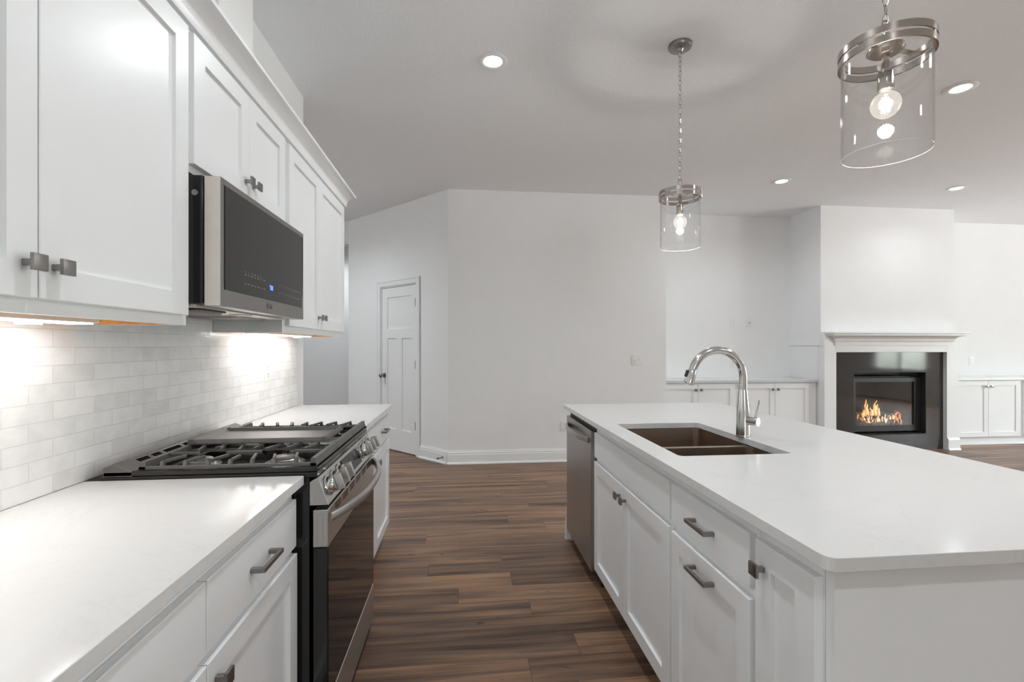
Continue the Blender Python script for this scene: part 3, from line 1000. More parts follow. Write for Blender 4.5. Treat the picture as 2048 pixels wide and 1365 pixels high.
# underside
MB().box(-1.096, -0.79, 1.498, 2.218, 1.4275, 1.4358, 0.001).build('bottom_plate', 'warm_sheen', mw)
for (a, b) in ((1.54, 1.80), (1.92, 2.18)):
    fl = MB()
    fl.box(-1.04, -0.86, a, b, 1.4225, 1.4272)
    for k in range(12):
        x = -1.035 + k * 0.0148
        fl.box(x, x + 0.006, a + 0.004, b - 0.004, 1.4195, 1.4225)
    fl.build('grease_filter', 'steel_dark', mw)
MB().box(-0.85, -0.80, 1.83, 1.90, 1.4235, 1.4272).build('lamp_lens', 'plastic', mw)
MB().box(-0.845, -0.80, 1.55, 1.70, 1.4215, 1.4272).build('vent_grille', 'black_matte', mw)
MB().cyl((-0.789, 1.4935, 1.765), (-0.789, 1.4905, 1.765), 0.009, seg=16).build('side_screw', 'steel', mw, smooth=True)

# ------------------------------------------------------------------ gas range
RY0, RY1 = 1.516, 2.273
rg = thing('gas_range', 'stainless slide-in gas range with black oven glass between the left worktops', 'range', (-0.76, 1.8945, 0))
MB().box(-1.09, -0.472, RY0 + 0.003, RY1 - 0.003, 0.03, 0.905).build('body', 'black_gloss', rg)
mb = MB().box(-1.058, -0.4475, RY0, RY1, 0.9055, 0.922, 0.002)
mb.box(-1.058, -0.4475, RY0, RY0 + 0.012, 0.9225, 0.9385, 0.003).box(-1.058, -0.4475, RY1 - 0.012, RY1, 0.9225, 0.9385, 0.003)
mb.box(-0.4620, -0.4475, RY0 + 0.0125, RY1 - 0.0125, 0.9225, 0.9335, 0.003)
mb.build('cooktop', 'black_gloss', rg)
# rear vent trim with slots
prof = [(-1.0575, 0.9225), (-1.0575, 0.949), (-1.031, 0.961), (-1.026, 0.961), (-0.978, 0.937), (-0.978, 0.9225)]
vt = MB().prism([Vector((x, RY0, z)) for (x, z) in prof], EY * (RY1 - RY0), 0.001).build('rear_vent', 'iron', rg)
sl = Vector((0.048, 0, -0.024)).normalized(); sn = Vector((0.024, 0, 0.048)).normalized()
yy = RY0 + 0.075
sm = MB(); rm = MB()
for w in (0.055, 0.045, 0.095, 0.045, 0.095, 0.045, 0.055, 0.055):
    o = Vector((-1.026, yy, 0.961))
    sm.obox(o, EY, sl, sn, 0, w, 0.010, 0.042, -0.0005, 0.0004)
    for (a, b, c, d) in ((-0.0015, 0, 0.0085, 0.0435), (w, w + 0.0015, 0.0085, 0.0435), (0, w, 0.0085, 0.010), (0, w, 0.042, 0.0435)):
        rm.obox(o, EY, sl, sn, a, b, c, d, -0.0005, 0.0009)
    yy += w + 0.016
sm.build('vent_openings', 'slot', vt)
rm.build('vent_rims', 'steel_dark', vt)

GX0, GX1 = -0.968, -0.452


def grate(ya, yb, outer):
    """one cast-iron grate between ya and yb; outer = -1 when the free edge is at ya, +1 at yb"""
    mb = MB()
    zb, zm, zt = 0.9385, 0.9485, 0.9640
    rail = 0.011
    mb.box(GX0, GX1, ya, ya + rail, zb, zm, 0.001)
    mb.box(GX0, GX1, yb - rail, yb, zb, zm, 0.001)
    # end rails with bevelled shoulders
    for x in (GX0, GX1 - 0.022):
        mb.prism([Vector((x - 0.000, ya, zb)), Vector((x + 0.022, ya, zb)), Vector((x + 0.018, ya, zt)), Vector((x + 0.004, ya, zt))], EY * (yb - ya), 0.0015)
    n = 7
    for i in range(n):
        x = GX0 + 0.065 + i * (GX1 - GX0 - 0.13) / (n - 1)
        for side in (0, 1):
            yr = ya if side == 0 else yb
            s = 1 if side == 0 else -1
            L = 0.072 if i % 2 else 0.088
            lean = 0.022 * (1 if x < (GX0 + GX1) / 2 else -1) * (0 if i == 3 else 1)
            # riser and arm
            mb.hexa([Vector(p) for p in ((x - 0.006, yr, zm - 0.002), (x + 0.006, yr, zm - 0.002), (x + 0.006, yr + s * rail, zm - 0.002), (x - 0.006, yr + s * rail, zm - 0.002),
                                         (x - 0.004, yr + s * 0.003, zt), (x + 0.004, yr + s * 0.003, zt), (x + 0.004, yr + s * (rail + 0.004), zt), (x - 0.004, yr + s * (rail + 0.004), zt))])
            a = Vector((x, yr + s * 0.004, zt - 0.0045)); b = Vector((x + lean, yr + s * L, zt - 0.0045))
            d = (b - a).normalized(); q = d.cross(EZ)
            mb.obox(a, d, EZ, q, 0, (b - a).length, -0.0045, 0.0045, -0.0042, 0.0042, 0.0008)
    ym = (ya + yb) / 2
    mb.box(GX0 + 0.02, GX0 + 0.11, ym - 0.004, ym + 0.004, zt - 0.009, zt, 0.001)
    mb.box(GX1 - 0.11, GX1 - 0.02, ym - 0.004, ym + 0.004, zt - 0.009, zt, 0.001)
    mb.box(-0.775, -0.665, ym - 0.004, ym + 0.004, zt - 0.009, zt, 0.001)
    for x in (GX0 + 0.012, GX1 - 0.012):
        for y in (ya + 0.012, yb - 0.012):
            mb.box(x - 0.007, x + 0.007, y - 0.007, y + 0.007, 0.9345, zb)
    return mb.build('grate', 'iron', rg)


grate(1.5285, 1.776, -1)
grate(2.014, 2.2605, 1)
# centre grate carries the griddle
mb = MB()
for x in (GX0, GX1 - 0.022):
    mb.prism([Vector((x, 1.7765, 0.9385)), Vector((x + 0.022, 1.7765, 0.9385)), Vector((x + 0.018, 1.7765, 0.964)), Vector((x + 0.004, 1.7765, 0.964))], EY * 0.237, 0.0015)
for y in (1.7765, 2.0025):
    mb.box(GX0 + 0.022, GX1 - 0.022, y, y + 0.011, 0.9385, 0.9485, 0.001)
mb.build('grate', 'iron', rg)
gd = MB()
gx0, gx1, gy0, gy1 = -0.960, -0.492, 1.768, 2.020
gd.box(gx0, gx1, gy0, gy1, 0.9645, 0.970, 0.001)
pr = [(0, 0.970), (0.004, 0.982), (0.010, 0.982), (0.020, 0.970)]
gd.prism([Vector((gx0, gy0 + a, z)) for a, z in pr], EX * (gx1 - gx0))
gd.prism([Vector((gx0, gy1 - a, z)) for a, z in pr], EX * (gx1 - gx0))
gd.prism([Vector((gx0 + a * 1.6, gy0, z)) for a, z in pr], EY * (gy1 - gy0))
gd.prism([Vector((gx1 - a, gy0, z)) for a, z in pr], EY * (gy1 - gy0))
gr_ob = gd.build('griddle', 'iron', rg)
MB().box(gx0 + 0.034, gx1 - 0.030, gy0 + 0.021, gy1 - 0.021, 0.9701, 0.9708).build('griddle_plate', 'griddle', gr_ob)
for (x, y, r) in ((-0.590, 1.652, 0.040), (-0.850, 1.652, 0.034), (-0.590, 2.137, 0.036), (-0.850, 2.137, 0.034), (-0.72, 1.895, 0.034)):
    b = MB().lathe([(0, 0), (r + 0.022, 0), (r + 0.020, 0.004), (r + 0.004, 0.006), (r + 0.004, 0.013), (r, 0.016), (0, 0.016)], (x, y, 0.9222), EZ, 36, closed=False).build('burner', 'steel', rg, smooth=True)
    MB().lathe([(0, 0.0162), (r - 0.004, 0.0162), (r - 0.003, 0.020), (r - 0.009, 0.0235), (0, 0.0245)], (x, y, 0.9222), EZ, 36, closed=False).build('burner_cap', 'griddle', b, smooth=True)
    MB().cyl((x + 0.05, y - 0.02, 0.9222), (x + 0.05, y - 0.02, 0.936), 0.004, seg=10).build('igniter', 'plastic', b, smooth=True)
# control panel
PT, PB = Vector((-0.4449, 0, 0.9095)), Vector((-0.4131, 0, 0.8196))
pn = Vector((0.0899, 0, 0.0318)).normalized(); pv = (PT - PB).normalized()
cp = [(-0.4705, 0.8187), (-0.4131, 0.8196), (-0.4449, 0.9045), (-0.4475, 0.9045), (-0.4705, 0.8907)]
cpn = MB().prism([Vector((x, RY0 + 0.001, z)) for (x, z) in cp], EY * (RY1 - RY0 - 0.002), 0.0012).build('control_panel', 'steel', rg)
oc = PB
MB().obox(oc, EY, pv, pn, 1.766, 2.022, 0.014, 0.080, 0.0, 0.0015, 0.0005).build('display', 'black_glass', cpn)
pm = (PT + PB) / 2 + Vector((0, 0, 0.0))
for y in (1.572, 1.645, 1.718, 2.072, 2.145, 2.218):
    c = PB + pv * 0.048 + EY * y
    k = MB().lathe([(0, 0), (0.033, 0), (0.032, 0.003), (0.027, 0.005), (0.0265, 0.022), (0.024, 0.0255), (0, 0.0255)], c, pn, 32, closed=False).build('burner_knob', 'chrome', cpn, smooth=True)
    MB().obox(c, EY, pv, pn, -0.0065, 0.0065, -0.026, 0.026, 0.0257, 0.047, 0.002, 2).build('knob_grip', 'steel', k, smooth=True, ang=25)
MB().obox(Vector((-0.462, RY0 + 0.001, 0.8315)), EX, EZ, -EY, -0.003, 0.003, -0.006, 0.006, 0.0, 0.0015, 0.0007).build('side_fastener', 'chrome', cpn)
# oven door
od = MB().box(-0.4615, -0.4175, RY0 + 0.004, RY1 - 0.004, 0.212, 0.686, 0.002).build('oven_door', 'black_gloss', rg)
band = MB().box(-0.4615, -0.4165, RY0 + 0.003, RY1 - 0.003, 0.688, 0.8035, 0.002)
bd = band.build('door_band', 'steel', od)
MB().box(-0.4174, -0.4155, RY0 + 0.006, RY1 - 0.006, 0.214, 0.685, 0.0006).build('oven_glass', 'black_glass', od)
vs = MB()
for r in range(3):
    for g in range(6):
        y = RY0 + 0.085 + g * 0.103
        vs.box(-0.4170, -0.4162, y, y + 0.075, 0.791 - r * 0.0085, 0.7945 - r * 0.0085)
vs.build('door_vents', 'slot', bd)
es = MB()
oe = Vector((-0.439, RY0 + 0.003, 0.746))
for (a, b, c, d) in ((-0.0095, -0.008, -0.043, 0.043), (0.008, 0.0095, -0.043, 0.043), (-0.008, 0.008, 0.043, 0.0445)):
    es.obox(oe, EX, EZ, -EY, a, b, c, d, -0.0005, 0.0007)
es.build('embossed_slot', 'steel_dark', bd)
# bowed handle
hp = []
N = 26
for i in range(N + 1):
    s = -1 + 2 * i / N
    hp.append((Vector((-0.3500 - 0.066 * abs(s) ** 2.6, 1.8945 + s * 0.364, 0.778))))
mb = MB()
rings = []
for i, p in enumerate(hp):
    d = (hp[min(i + 1, N)] - hp[max(i - 1, 0)]).normalized()
    nrm = d.cross(EZ)
    if nrm.x < 0:
        nrm = -nrm
    rr = []
    for (a, b) in ((0.000, -0.0155), (0.008, -0.014), (0.011, -0.008), (0.011, 0.008), (0.008, 0.014), (0.0, 0.0155), (-0.006, 0.013), (-0.006, -0.013)):
        rr.append(mb.bm.verts.new(p + nrm * a + EZ * b))
    rings.append(rr)
for r0_, r1_ in zip(rings, rings[1:]):
    for k in range(8):
        mb.bm.faces.new((r0_[k], r0_[(k + 1) % 8], r1_[(k + 1) % 8], r1_[k]))
mb.bm.faces.new(rings[0]); mb.bm.faces.new(rings[-1])
mb.build('door_handle', 'steel', od, smooth=True, ang=50)
MB().box(-0.4615, -0.4165, RY0 + 0.003, RY1 - 0.003, 0.050, 0.203, 0.002).build('storage_drawer', 'steel', rg)
MB().box(-0.46, -0.43, RY0 + 0.02, RY1 - 0.02, 0.001, 0.048).build('kick_plate', 'black_matte', rg)

# ------------------------------------------------------------------ island
IX0, IX1, IY0, IY1 = 0.679, 1.762, 0.820, 3.181
XI = 0.720
SKH = (0.776, 1.210, 1.640, 2.352)
tag(slab_top('countertop', rrect(IX0, IX1, IY0, IY1, (0.022, 0.022, 0.006, 0.006)), 0.8865, ZC, rrect(*SKH, (0.02, 0.02, 0.02, 0.02))), 'large white quartz island worktop with the sink cut into it', 'countertop')

ib = thing('kitchen_island', 'white island base with plain end panel facing the camera at bottom right', 'kitchen island', (1.2, 2.0, 0))
MB().box(1.305, 1.40, 0.862, 3.158, 0.001, 0.8855).build('back_panel', 'cab', ib)
mb = MB().box(0.7205, 1.3045, 0.860, 0.8795, 0.001, 0.8855)
mb.build('end_panel', 'cab', ib)
MB().box(0.7205, 1.3045, 3.140, 3.158, 0.001, 0.8855).build('end_panel', 'cab', ib)
MB().box(0.7205, 0.742, 0.8585, 0.8599, 0.001, 0.8855).build('corner_stile', 'cab', ib)
MB().prism([Vector((0.690, 3.1585, 0)) + EY * a + EZ * b for (a, b) in BB], EX * 0.71).build('end_baseboard', 'trim', ib)
MB().box(0.800, 0.812, 0.8805, 3.139, 0.001, 0.103).build('toe_kick', 'cab', ib)


def island_cab(label, y0, y1, hollow=False):
    t = thing('island_cabinet', label, 'cabinet', (1.0, (y0 + y1) / 2, 0.105))
    if hollow:
        mb = MB().box(XI, XI + 0.02, y0, y1, 0.105, 0.8855).box(XI + 0.02, 1.304, y0, y0 + 0.018, 0.105, 0.8855).box(XI + 0.02, 1.304, y1 - 0.018, y1, 0.105, 0.8855)
        mb.box(XI + 0.02, 1.304, y0 + 0.018, y1 - 0.018, 0.105, 0.123)
    else:
        mb = MB().box(XI, 1.304, y0, y1, 0.105, 0.8855)
    mb.build('cabinet_body', 'cab', t)
    return t


def isl_door(t, y0, y1, z0, z1, knob=None, pull=None):
    # u runs towards -y so that the front faces -x
    k = (y1 - knob[0], knob[1] - z0) if knob else None
    p = (y1 - pull[0], pull[1] - z0) if pull else None
    return shaker_door(t, Vector((XI, y1, z0)), -EY, -EX, y1 - y0, z1 - z0, k, p)


t = island_cab('white sink cabinet in the island with a pair of doors below a false drawer front', 1.553, 2.508, True)
slab_front(t, Vector((XI, 2.490, 0.716)), -EY, -EX, 2.490 - 1.563, 0.132, None, 'false_drawer')
isl_door(t, 2.034, 2.495, 0.112, 0.692, knob=(2.070, 0.640))
isl_door(t, 1.563, 2.030, 0.112, 0.692, knob=(1.996, 0.640))
t = island_cab('white island cabinet with a drawer above a pull-out front, both with bar pulls', 1.090, 1.552)
slab_front(t, Vector((XI, 1.544, 0.716)), -EY, -EX, 1.544 - 1.103, 0.132, (0.2205, 0.066), 'drawer')
isl_door(t, 1.103, 1.544, 0.112, 0.686, pull=(1.3235, 0.640))
t = island_cab('narrow white island cabinet at the near corner with one square knob', 0.8805, 1.089)
isl_door(t, 0.884, 1.080, 0.112, 0.848, knob=(1.047, 0.788))

# dishwasher
dw = thing('dishwasher', 'dark stainless dishwasher at the far end of the island front', 'dishwasher', (1.0, 2.83, 0.1))
MB().box(0.722, 1.30, 2.512, 3.136, 0.107, 0.868).build('tub', 'black_matte', dw)
dd = MB().box(0.692, 0.7215, 2.528, 3.138, 0.080, 0.846, 0.003).build('door', 'steel_dark', dw)
hp = []
for i in range(N + 1):
    s = -1 + 2 * i / N
    hp.append(Vector((0.652 + 0.036 * abs(s) ** 2.4, 2.833 + s * 0.268, 0.790)))
mb = MB(); rings = []
for i, p in enumerate(hp):
    d = (hp[min(i + 1, N)] - hp[max(i - 1, 0)]).normalized()
    nrm = d.cross(EZ)
    if nrm.x > 0:
        nrm = -nrm
    rings.append([mb.bm.verts.new(p + nrm * a + EZ * b) for (a, b) in ((0, -0.016), (0.007, -0.013), (0.008, 0.0), (0.007, 0.013), (0.0, 0.016), (-0.006, 0.013), (-0.006, -0.013))])
for r0_, r1_ in zip(rings, rings[1:]):
    for k in range(7):
        mb.bm.faces.new((r0_[k], r0_[(k + 1) % 7], r1_[(k + 1) % 7], r1_[k]))
mb.bm.faces.new(rings[0]); mb.bm.faces.new(rings[-1])
mb.build('handle', 'steel', dd, smooth=True, ang=50)
MB().box(0.745, 0.76, 2.515, 3.13, 0.002, 0.078).build('kick_plate', 'black_matte', dw)

# sink: two undermount bowls
sk = thing('kitchen_sink', 'double bowl stainless undermount sink in the island worktop', 'sink', (0.993, 1.996, 0.68))


def bowl(x0, x1, y0, y1, z0, z1, r=0.03):
    mb = MB(); bm = mb.bm
    n = 6
    def loop(i, z, rr):
        return [bm.verts.new((p[0], p[1], z)) for p in rrect(x0 + i, x1 - i, y0 + i, y1 - i, (rr,) * 4, n)]
    L = [loop(-0.012, z1, r + 0.012), loop(-0.012, z1 - 0.002, r + 0.012), loop(-0.002, z1 - 0.002, r + 0.002), loop(-0.002, z0 - 0.002, r + 0.002)]
    inn = [loop(-0.012, z1, r + 0.012), loop(0, z1, r), loop(0.004, z0 + 0.012, r), loop(0.016, z0, r)]
    L[0] = inn[0]
    for seq in (L, inn):
        for a, b in zip(seq, seq[1:]):
            m_ = len(a)
            for k in range(m_):
                bm.faces.new((a[k], a[(k + 1) % m_], b[(k + 1) % m_], b[k]))
    bm.faces.new(inn[-1]); bm.faces.new(L[-1][::-1])
    return mb.build('bowl', 'sinksteel', sk, smooth=True, ang=40)


b1 = bowl(0.774, 1.213, 1.637, 1.898, 0.665, 0.8845)
b2 = bowl(0.774, 1.213, 1.926, 2.356, 0.665, 0.8845)
for b, c in ((b1, (0.994, 1.775)), (b2, (0.994, 2.133))):
    MB().lathe([(0, 0.0), (0.045, 0.0), (0.043, 0.003), (0.030, 0.002), (0, 0.001)], (c[0], c[1], 0.6655), EZ, 24, closed=False).build('drain', 'steel', b, smooth=True)

# faucet
fx, fy = 1.2233, 1.973
fc = thing('faucet', 'polished pull-down gooseneck faucet standing behind the island sink', 'faucet', (fx, fy, ZC))
FX = fx
MB().lathe([(0, 0.0), (0.0300, 0.0), (0.0300, 0.004), (0.0285, 0.006), (0.0280, 0.09), (0.0255, 0.13), (0.0205, 0.185), (0.0185, 0.205), (0, 0.205)], (FX, fy, ZC + 0.0002), EZ, 40, closed=False).build('body', 'chrome', fc, smooth=True)
FX2 = FX
ctr = Vector((FX2 - 0.118, fy, 1.174)); R = 0.118
pts = [Vector((FX2, fy, 1.1205)), Vector((FX2, fy, 1.150))]
for i in range(0, 33):
    a = radians(162 * i / 32)
    pts.append(ctr + Vector((R * cos(a), 0, R * sin(a))))
MB().tube(pts, 0.0170, 24).build('spout', 'chrome', fc, smooth=True)
a = radians(162)
tend = Vector((-sin(a), 0, cos(a)))
p0 = pts[-1] + tend * 0.0015; 
sh = MB().lathe([(0, 0), (0.0168, 0), (0.0175, 0.002), (0.0225, 0.060), (0.0220, 0.066), (0.0185, 0.068), (0, 0.067)], p0, tend, 28, closed=False).build('spray_head', 'chrome', fc, smooth=True)
sd = tend.cross(EY).normalized()
if sd.x > 0:
    sd = -sd
MB().obox(p0, tend, EY, sd, 0.010, 0.040, -0.007, 0.007, 0.0165, 0.0265, 0.003, 2).build('spray_button', 'black_matte', sh)
ha = Vector((0.50, -0.86, 0.0)).normalized()
hb = Vector((FX, fy, 0.985))
hd = MB().cyl(hb + ha * 0.020, hb + ha * 0.066, 0.0185, seg=32).build('handle_hub', 'chrome', fc, smooth=True)
lp = hb + ha * 0.055
MB().tube([lp + EZ * 0.0188, lp + EZ * 0.05 + Vector((0.004, 0, 0)), lp + EZ * 0.092 + Vector((0.012, 0, 0))], [0.0055, 0.0062, 0.0072], 14).build('lever', 'chrome', hd, smooth=True)

# ------------------------------------------------------------------ fireplace
FY = 5.400
fp = thing('fireplace_mantel', 'white fireplace mantel with crown shelf and square legs on the far chimney wall', 'mantel', (5.32, 5.42, 0))
LX0, LX1, LX2, LX3 = 4.405, 4.562, 6.070, 6.235
for (a, b) in ((LX0, LX1), (LX2, LX3)):
    g = MB().box(a, b, FY, CY + 0.048, 0.150, 1.478, 0.001).build('leg', 'trim', fp)
    MB().prism([Vector((a - 0.0, FY, 0)) - EY * p + EZ * q for (p, q) in [(-0.05, 0.001), (0.034, 0.001), (0.030, 0.016), (0.020, 0.022), (0.020, 0.128), (0.012, 0.1495), (-0.05, 0.1495)]], EX * (b - a)).build('plinth', 'trim', g)
MB().box(LX1 + 0.0005, LX2 - 0.0005, FY, CY + 0.048, 1.234, 1.478, 0.001).build('frieze', 'trim', fp)
# crown: cove flaring from the frieze to the shelf
pc = [(0.0, 1.316), (0.012, 1.316), (0.014, 1.362), (0.030, 1.368), (0.034, 1.384)] + [(0.034 + 0.062 * (1 - cos(q)), 1.384 + 0.05 * sin(q)) for q in [pi / 2 * i / 6 for i in range(1, 7)]] + [(0.112, 1.438), (0.112, 1.462), (0.0, 1.462)]
bx0, bx1 = 4.552, 6.115
mb = MB(); bm = mb.bm
q0 = [bm.verts.new((bx0 - a, CY - 0.0005, z)) for (a, z) in pc]
q1 = [bm.verts.new((bx0 - a, FY - 0.0005 - a, z)) for (a, z) in pc]
q2 = [bm.verts.new((bx1 + a, FY - 0.0005 - a, z)) for (a, z) in pc]
q3 = [bm.verts.new((bx1 + a, CY - 0.0005, z)) for (a, z) in pc]
# body of the crown stands in front of the frieze only
for r in (q0, q3):
    for v in r:
        v.co.y = FY - 0.0005
for s0, s1 in ((q0, q1), (q1, q2), (q2, q3)):
    for i in range(len(pc) - 1):
        try:
            bm.faces.new((s0[i], s0[i + 1], s1[i + 1], s1[i]))
        except ValueError:
            pass
bmesh.ops.remove_doubles(bm, verts=bm.verts, dist=1e-5)
mb.build('crown', 'trim', fp)
MB().box(bx0 - 0.130, bx1 + 0.130, FY - 0.132, FY - 0.0005, 1.4625, 1.4855, 0.003).box(bx0 - 0.130, bx1 + 0.130, FY - 0.0004, CY - 0.0005, 1.4785, 1.4855).build('shelf', 'trim', fp)

fs = thing('granite_surround', 'polished black granite surround framing the firebox inside the white mantel', 'fireplace surround', (5.32, 5.46, 0))
GY0, GY1 = CY, CY + 0.02
mb = MB().box(LX1 + 0.002, 4.832, GY0, GY1, 0.002, 1.232).box(5.835, LX2 - 0.002, GY0, GY1, 0.002, 1.232)
mb.box(4.832, 5.835, GY0, GY1, 0.987, 1.232).box(4.832, 5.835, GY0, GY1, 0.002, 0.195)
mb.build('granite_slab', 'granite', fs)

fi = thing('fireplace_insert', 'black gas fireplace insert with burning logs behind glass', 'fireplace', (5.33, 5.6, 0.19))
ix0, ix1, iz0, iz1 = 4.834, 5.833, 0.197, 0.985
# hood / reveal
mb = MB().box(ix0, ix0 + 0.006, CY + 0.001, 5.56, iz0, iz1).box(ix1 - 0.006, ix1, CY + 0.001, 5.56, iz0, iz1).box(ix0 + 0.006, ix1 - 0.006, CY + 0.001, 5.56, iz1 - 0.006, iz1).box(ix0 + 0.006, ix1 - 0.006, CY + 0.001, 5.56, iz0, iz0 + 0.006)
mb.build('reveal', 'black_matte', fi)
FZ0, FZ1 = 0.300, 0.853
mb = MB()
mb.box(ix0 + 0.007, 4.93, 5.525, 5.555, iz0 + 0.03, 0.905).box(5.744, ix1 - 0.007, 5.525, 5.555, iz0 + 0.03, 0.905)
mb.box(4.93, 5.744, 5.525, 5.555, FZ1, 0.905).box(4.93, 5.744, 5.525, 5.555, iz0 + 0.03, FZ0)
mb.box(ix0 + 0.007, ix1 - 0.007, 5.518, 5.5245, 0.895, 0.905).box(ix1 - 0.022, ix1 - 0.012, 5.515, 5.5245, iz0 + 0.03, 0.905)
mb.build('door_frame', 'black_matte', fi)
MB().box(4.931, 5.743, 5.541, 5.545, FZ0 + 0.001, FZ1 - 0.001).build('glass', 'fireglass', fi)
# firebox interior, tapering to the back
bx = [Vector(p) for p in ((4.90, 5.562, 0.25), (5.775, 5.562, 0.25), (5.62, 5.93, 0.25), (5.05, 5.93, 0.25))]
mb = MB(); bm = mb.bm
lo = [bm.verts.new(p) for p in bx]; hi = [bm.verts.new(p + EZ * 0.66) for p in bx]
lo2 = [bm.verts.new(p) for p in ((4.89, 5.562, 0.24), (5.785, 5.562, 0.24), (5.63, 5.94, 0.24), (5.04, 5.94, 0.24))]
hi2 = [bm.verts.new(v.co + EZ * 0.68) for v in lo2]
bm.faces.new(lo); bm.faces.new(hi)
bm.faces.new(lo2); bm.faces.new(hi2)
for k in (1, 2, 3):
    k2 = (k + 1) % 4
    bm.faces.new((lo[k], lo[k2], hi[k2], hi[k])); bm.faces.new((lo2[k], lo2[k2], hi2[k2], hi2[k]))
bm.faces.new((lo[0], lo[1], lo2[1], lo2[0])); bm.faces.new((hi[0], hi[1], hi2[1], hi2[0]))
bm.faces.new((lo[0], hi[0], hi2[0], lo2[0])); bm.faces.new((lo[1], hi[1], hi2[1], lo2[1]))
mb.build('firebox', 'firebox', fi)


def log(p0, p1, r):
    p0, p1 = Vector(p0), Vector(p1)
    pts, rad = [], []
    for i in range(13):
        f = i / 12
        pts.append(p0.lerp(p1, f) + Vector((random.uniform(-1, 1), random.uniform(-1, 1), random.uniform(-1, 1))) * 0.006)
        rad.append(r * (0.55 if i in (0, 12) else 1.0) * random.uniform(0.88, 1.12))
    MB().tube(pts, rad, 12).build('log', 'log', fi, smooth=True, ang=60)


log((5.00, 5.66, 0.315), (5.64, 5.70, 0.320), 0.050)
log((5.06, 5.80, 0.340), (5.58, 5.84, 0.350), 0.050)
log((5.08, 5.72, 0.405), (5.38, 5.80, 0.440), 0.036)
log((5.32, 5.80, 0.430), (5.62, 5.68, 0.385), 0.040)
log((5.24, 5.62, 0.300), (5.50, 5.64, 0.305), 0.030)
mb = MB()
for i in range(60):
    p = Vector((random.uniform(5.0, 5.62), random.uniform(5.585, 5.70), 0.256))
    s = random.uniform(0.006, 0.016)
    mb.box(p.x - s, p.x + s, p.y - s, p.y + s, 0.2505, 0.2505 + s * 1.2)
eo = mb.build('embers', 'ember', fi); eo['kind'] = 'stuff'


def flame(x, y, z, h, w, mat, name='flame', seed=0.0):
    """a licking tongue of fire: wavering, swollen low, drawn to a point"""
    pts, rad = [], []
    for i in range(18):
        f = i / 17
        sway = w * (0.55 * sin(seed + f * 5.0) * f + 0.18 * sin(seed * 2.3 + f * 13.0) * f)
        pts.append(Vector((x + sway, y + 0.25 * w * cos(seed + f * 4.0) * f, z + h * f)))
        body = (f + 0.10) ** 0.55 * (1.0 - f) ** 0.75 * 1.45
        rad.append(max(0.0008, 0.5 * w * body * (1 + 0.22 * sin(seed * 3.1 + f * 17.0))))
    MB().tube(pts, rad, 10, flat=0.5).build(name, mat, fi, smooth=True, ang=80)


k_ = 0
for (x, z, h, w) in ((5.205, 0.415, 0.205, 0.062), (5.322, 0.415, 0.195, 0.060), (5.150, 0.395, 0.110, 0.050), (5.268, 0.405, 0.120, 0.050), (5.372, 0.405, 0.150, 0.040)):
    k_ += 1
    flame(x, 5.660, z, h, w, 'flame', seed=k_ * 1.7)
    flame(x, 5.640, z + 0.004, h * 0.72, w * 0.56, 'flame_core', seed=k_ * 1.7)
for (x, z, h, w, m_) in ((5.105, 0.372, 0.050, 0.030, 'flame_core'), (5.060, 0.378, 0.030, 0.034, 'ember'), (5.125, 0.352, 0.045, 0.026, 'flame'), (5.175, 0.352, 0.070, 0.022, 'flame_core'),
                         (5.225, 0.346, 0.035, 0.026, 'flame_core'), (5.262, 0.340, 0.045, 0.022, 'flame'), (5.292, 0.344, 0.050, 0.024, 'flame_core'), (5.330, 0.348, 0.045, 0.022, 'flame'), (5.362, 0.352, 0.060, 0.024, 'flame_core'),
                         (5.398, 0.360, 0.095, 0.020, 'flame_core'), (5.432, 0.362, 0.040, 0.022, 'flame'), (5.470, 0.372, 0.062, 0.026, 'flame_core'), (5.505, 0.378, 0.050, 0.030, 'flame'), (5.150, 0.335, 0.022, 0.040, 'ember'), (5.200, 0.330, 0.020, 0.040, 'ember'),
                         (5.548, 0.385, 0.105, 0.070, 'ember'), (5.600, 0.385, 0.095, 0.055, 'ember'), (5.622, 0.310, 0.110, 0.040, 'ember'), (5.630, 0.262, 0.070, 0.034, 'ember')):
    k_ += 1
    flame(x, 5.590, z - 0.01, h, w, m_, seed=k_ * 1.13)
for i_ in range(26):
    k_ += 1
    x_ = random.uniform(5.02, 5.62)
    flame(x_, random.uniform(5.575, 5.640), random.uniform(0.315, 0.385), random.uniform(0.025, 0.075), random.uniform(0.016, 0.040), random.choice(('ember', 'flame', 'flame_core')), seed=k_ * 0.77)
for i_ in range(10):
    k_ += 1
    flame(random.uniform(5.13, 5.41), random.uniform(5.63, 5.68), 0.40, random.uniform(0.06, 0.14), random.uniform(0.03, 0.06), random.choice(('ember', 'flame')), seed=k_ * 0.91)
MB().prism([Vector(p) for p in ((4.860, 5.5245, 0.236), (4.905, 5.5245, 0.236), (4.882, 5.5245, 0.256))], EY * -0.001).build('maker_badge', 'nickel_light', fi)

# ------------------------------------------------------------------ built-ins beside the fireplace


def builtin(label, x0, x1, yf, doors, knobs, end=None):
    t = thing('built_in_cabinet', label, 'cabinet', ((x0 + x1) / 2, (yf + YN) / 2, 0))
    MB().box(x0, x1, yf + 0.02, YN - 0.001, 0.100, 0.8615).build('cabinet_body', 'trim', t)
    MB().box(x0, x1, yf + 0.055, YN - 0.02, 0.001, 0.0995).box(x0, x1, yf + 0.045, yf + 0.0545, 0.001, 0.012).build('base', 'trim', t)
    for (a, b), k in zip(doors, knobs):
        shaker_door(t, Vector((a, yf + 0.02, 0.113)), EX, -EY, b - a, 0.735, (k - a, 0.665), mat='trim', fw=0.06)
    return t


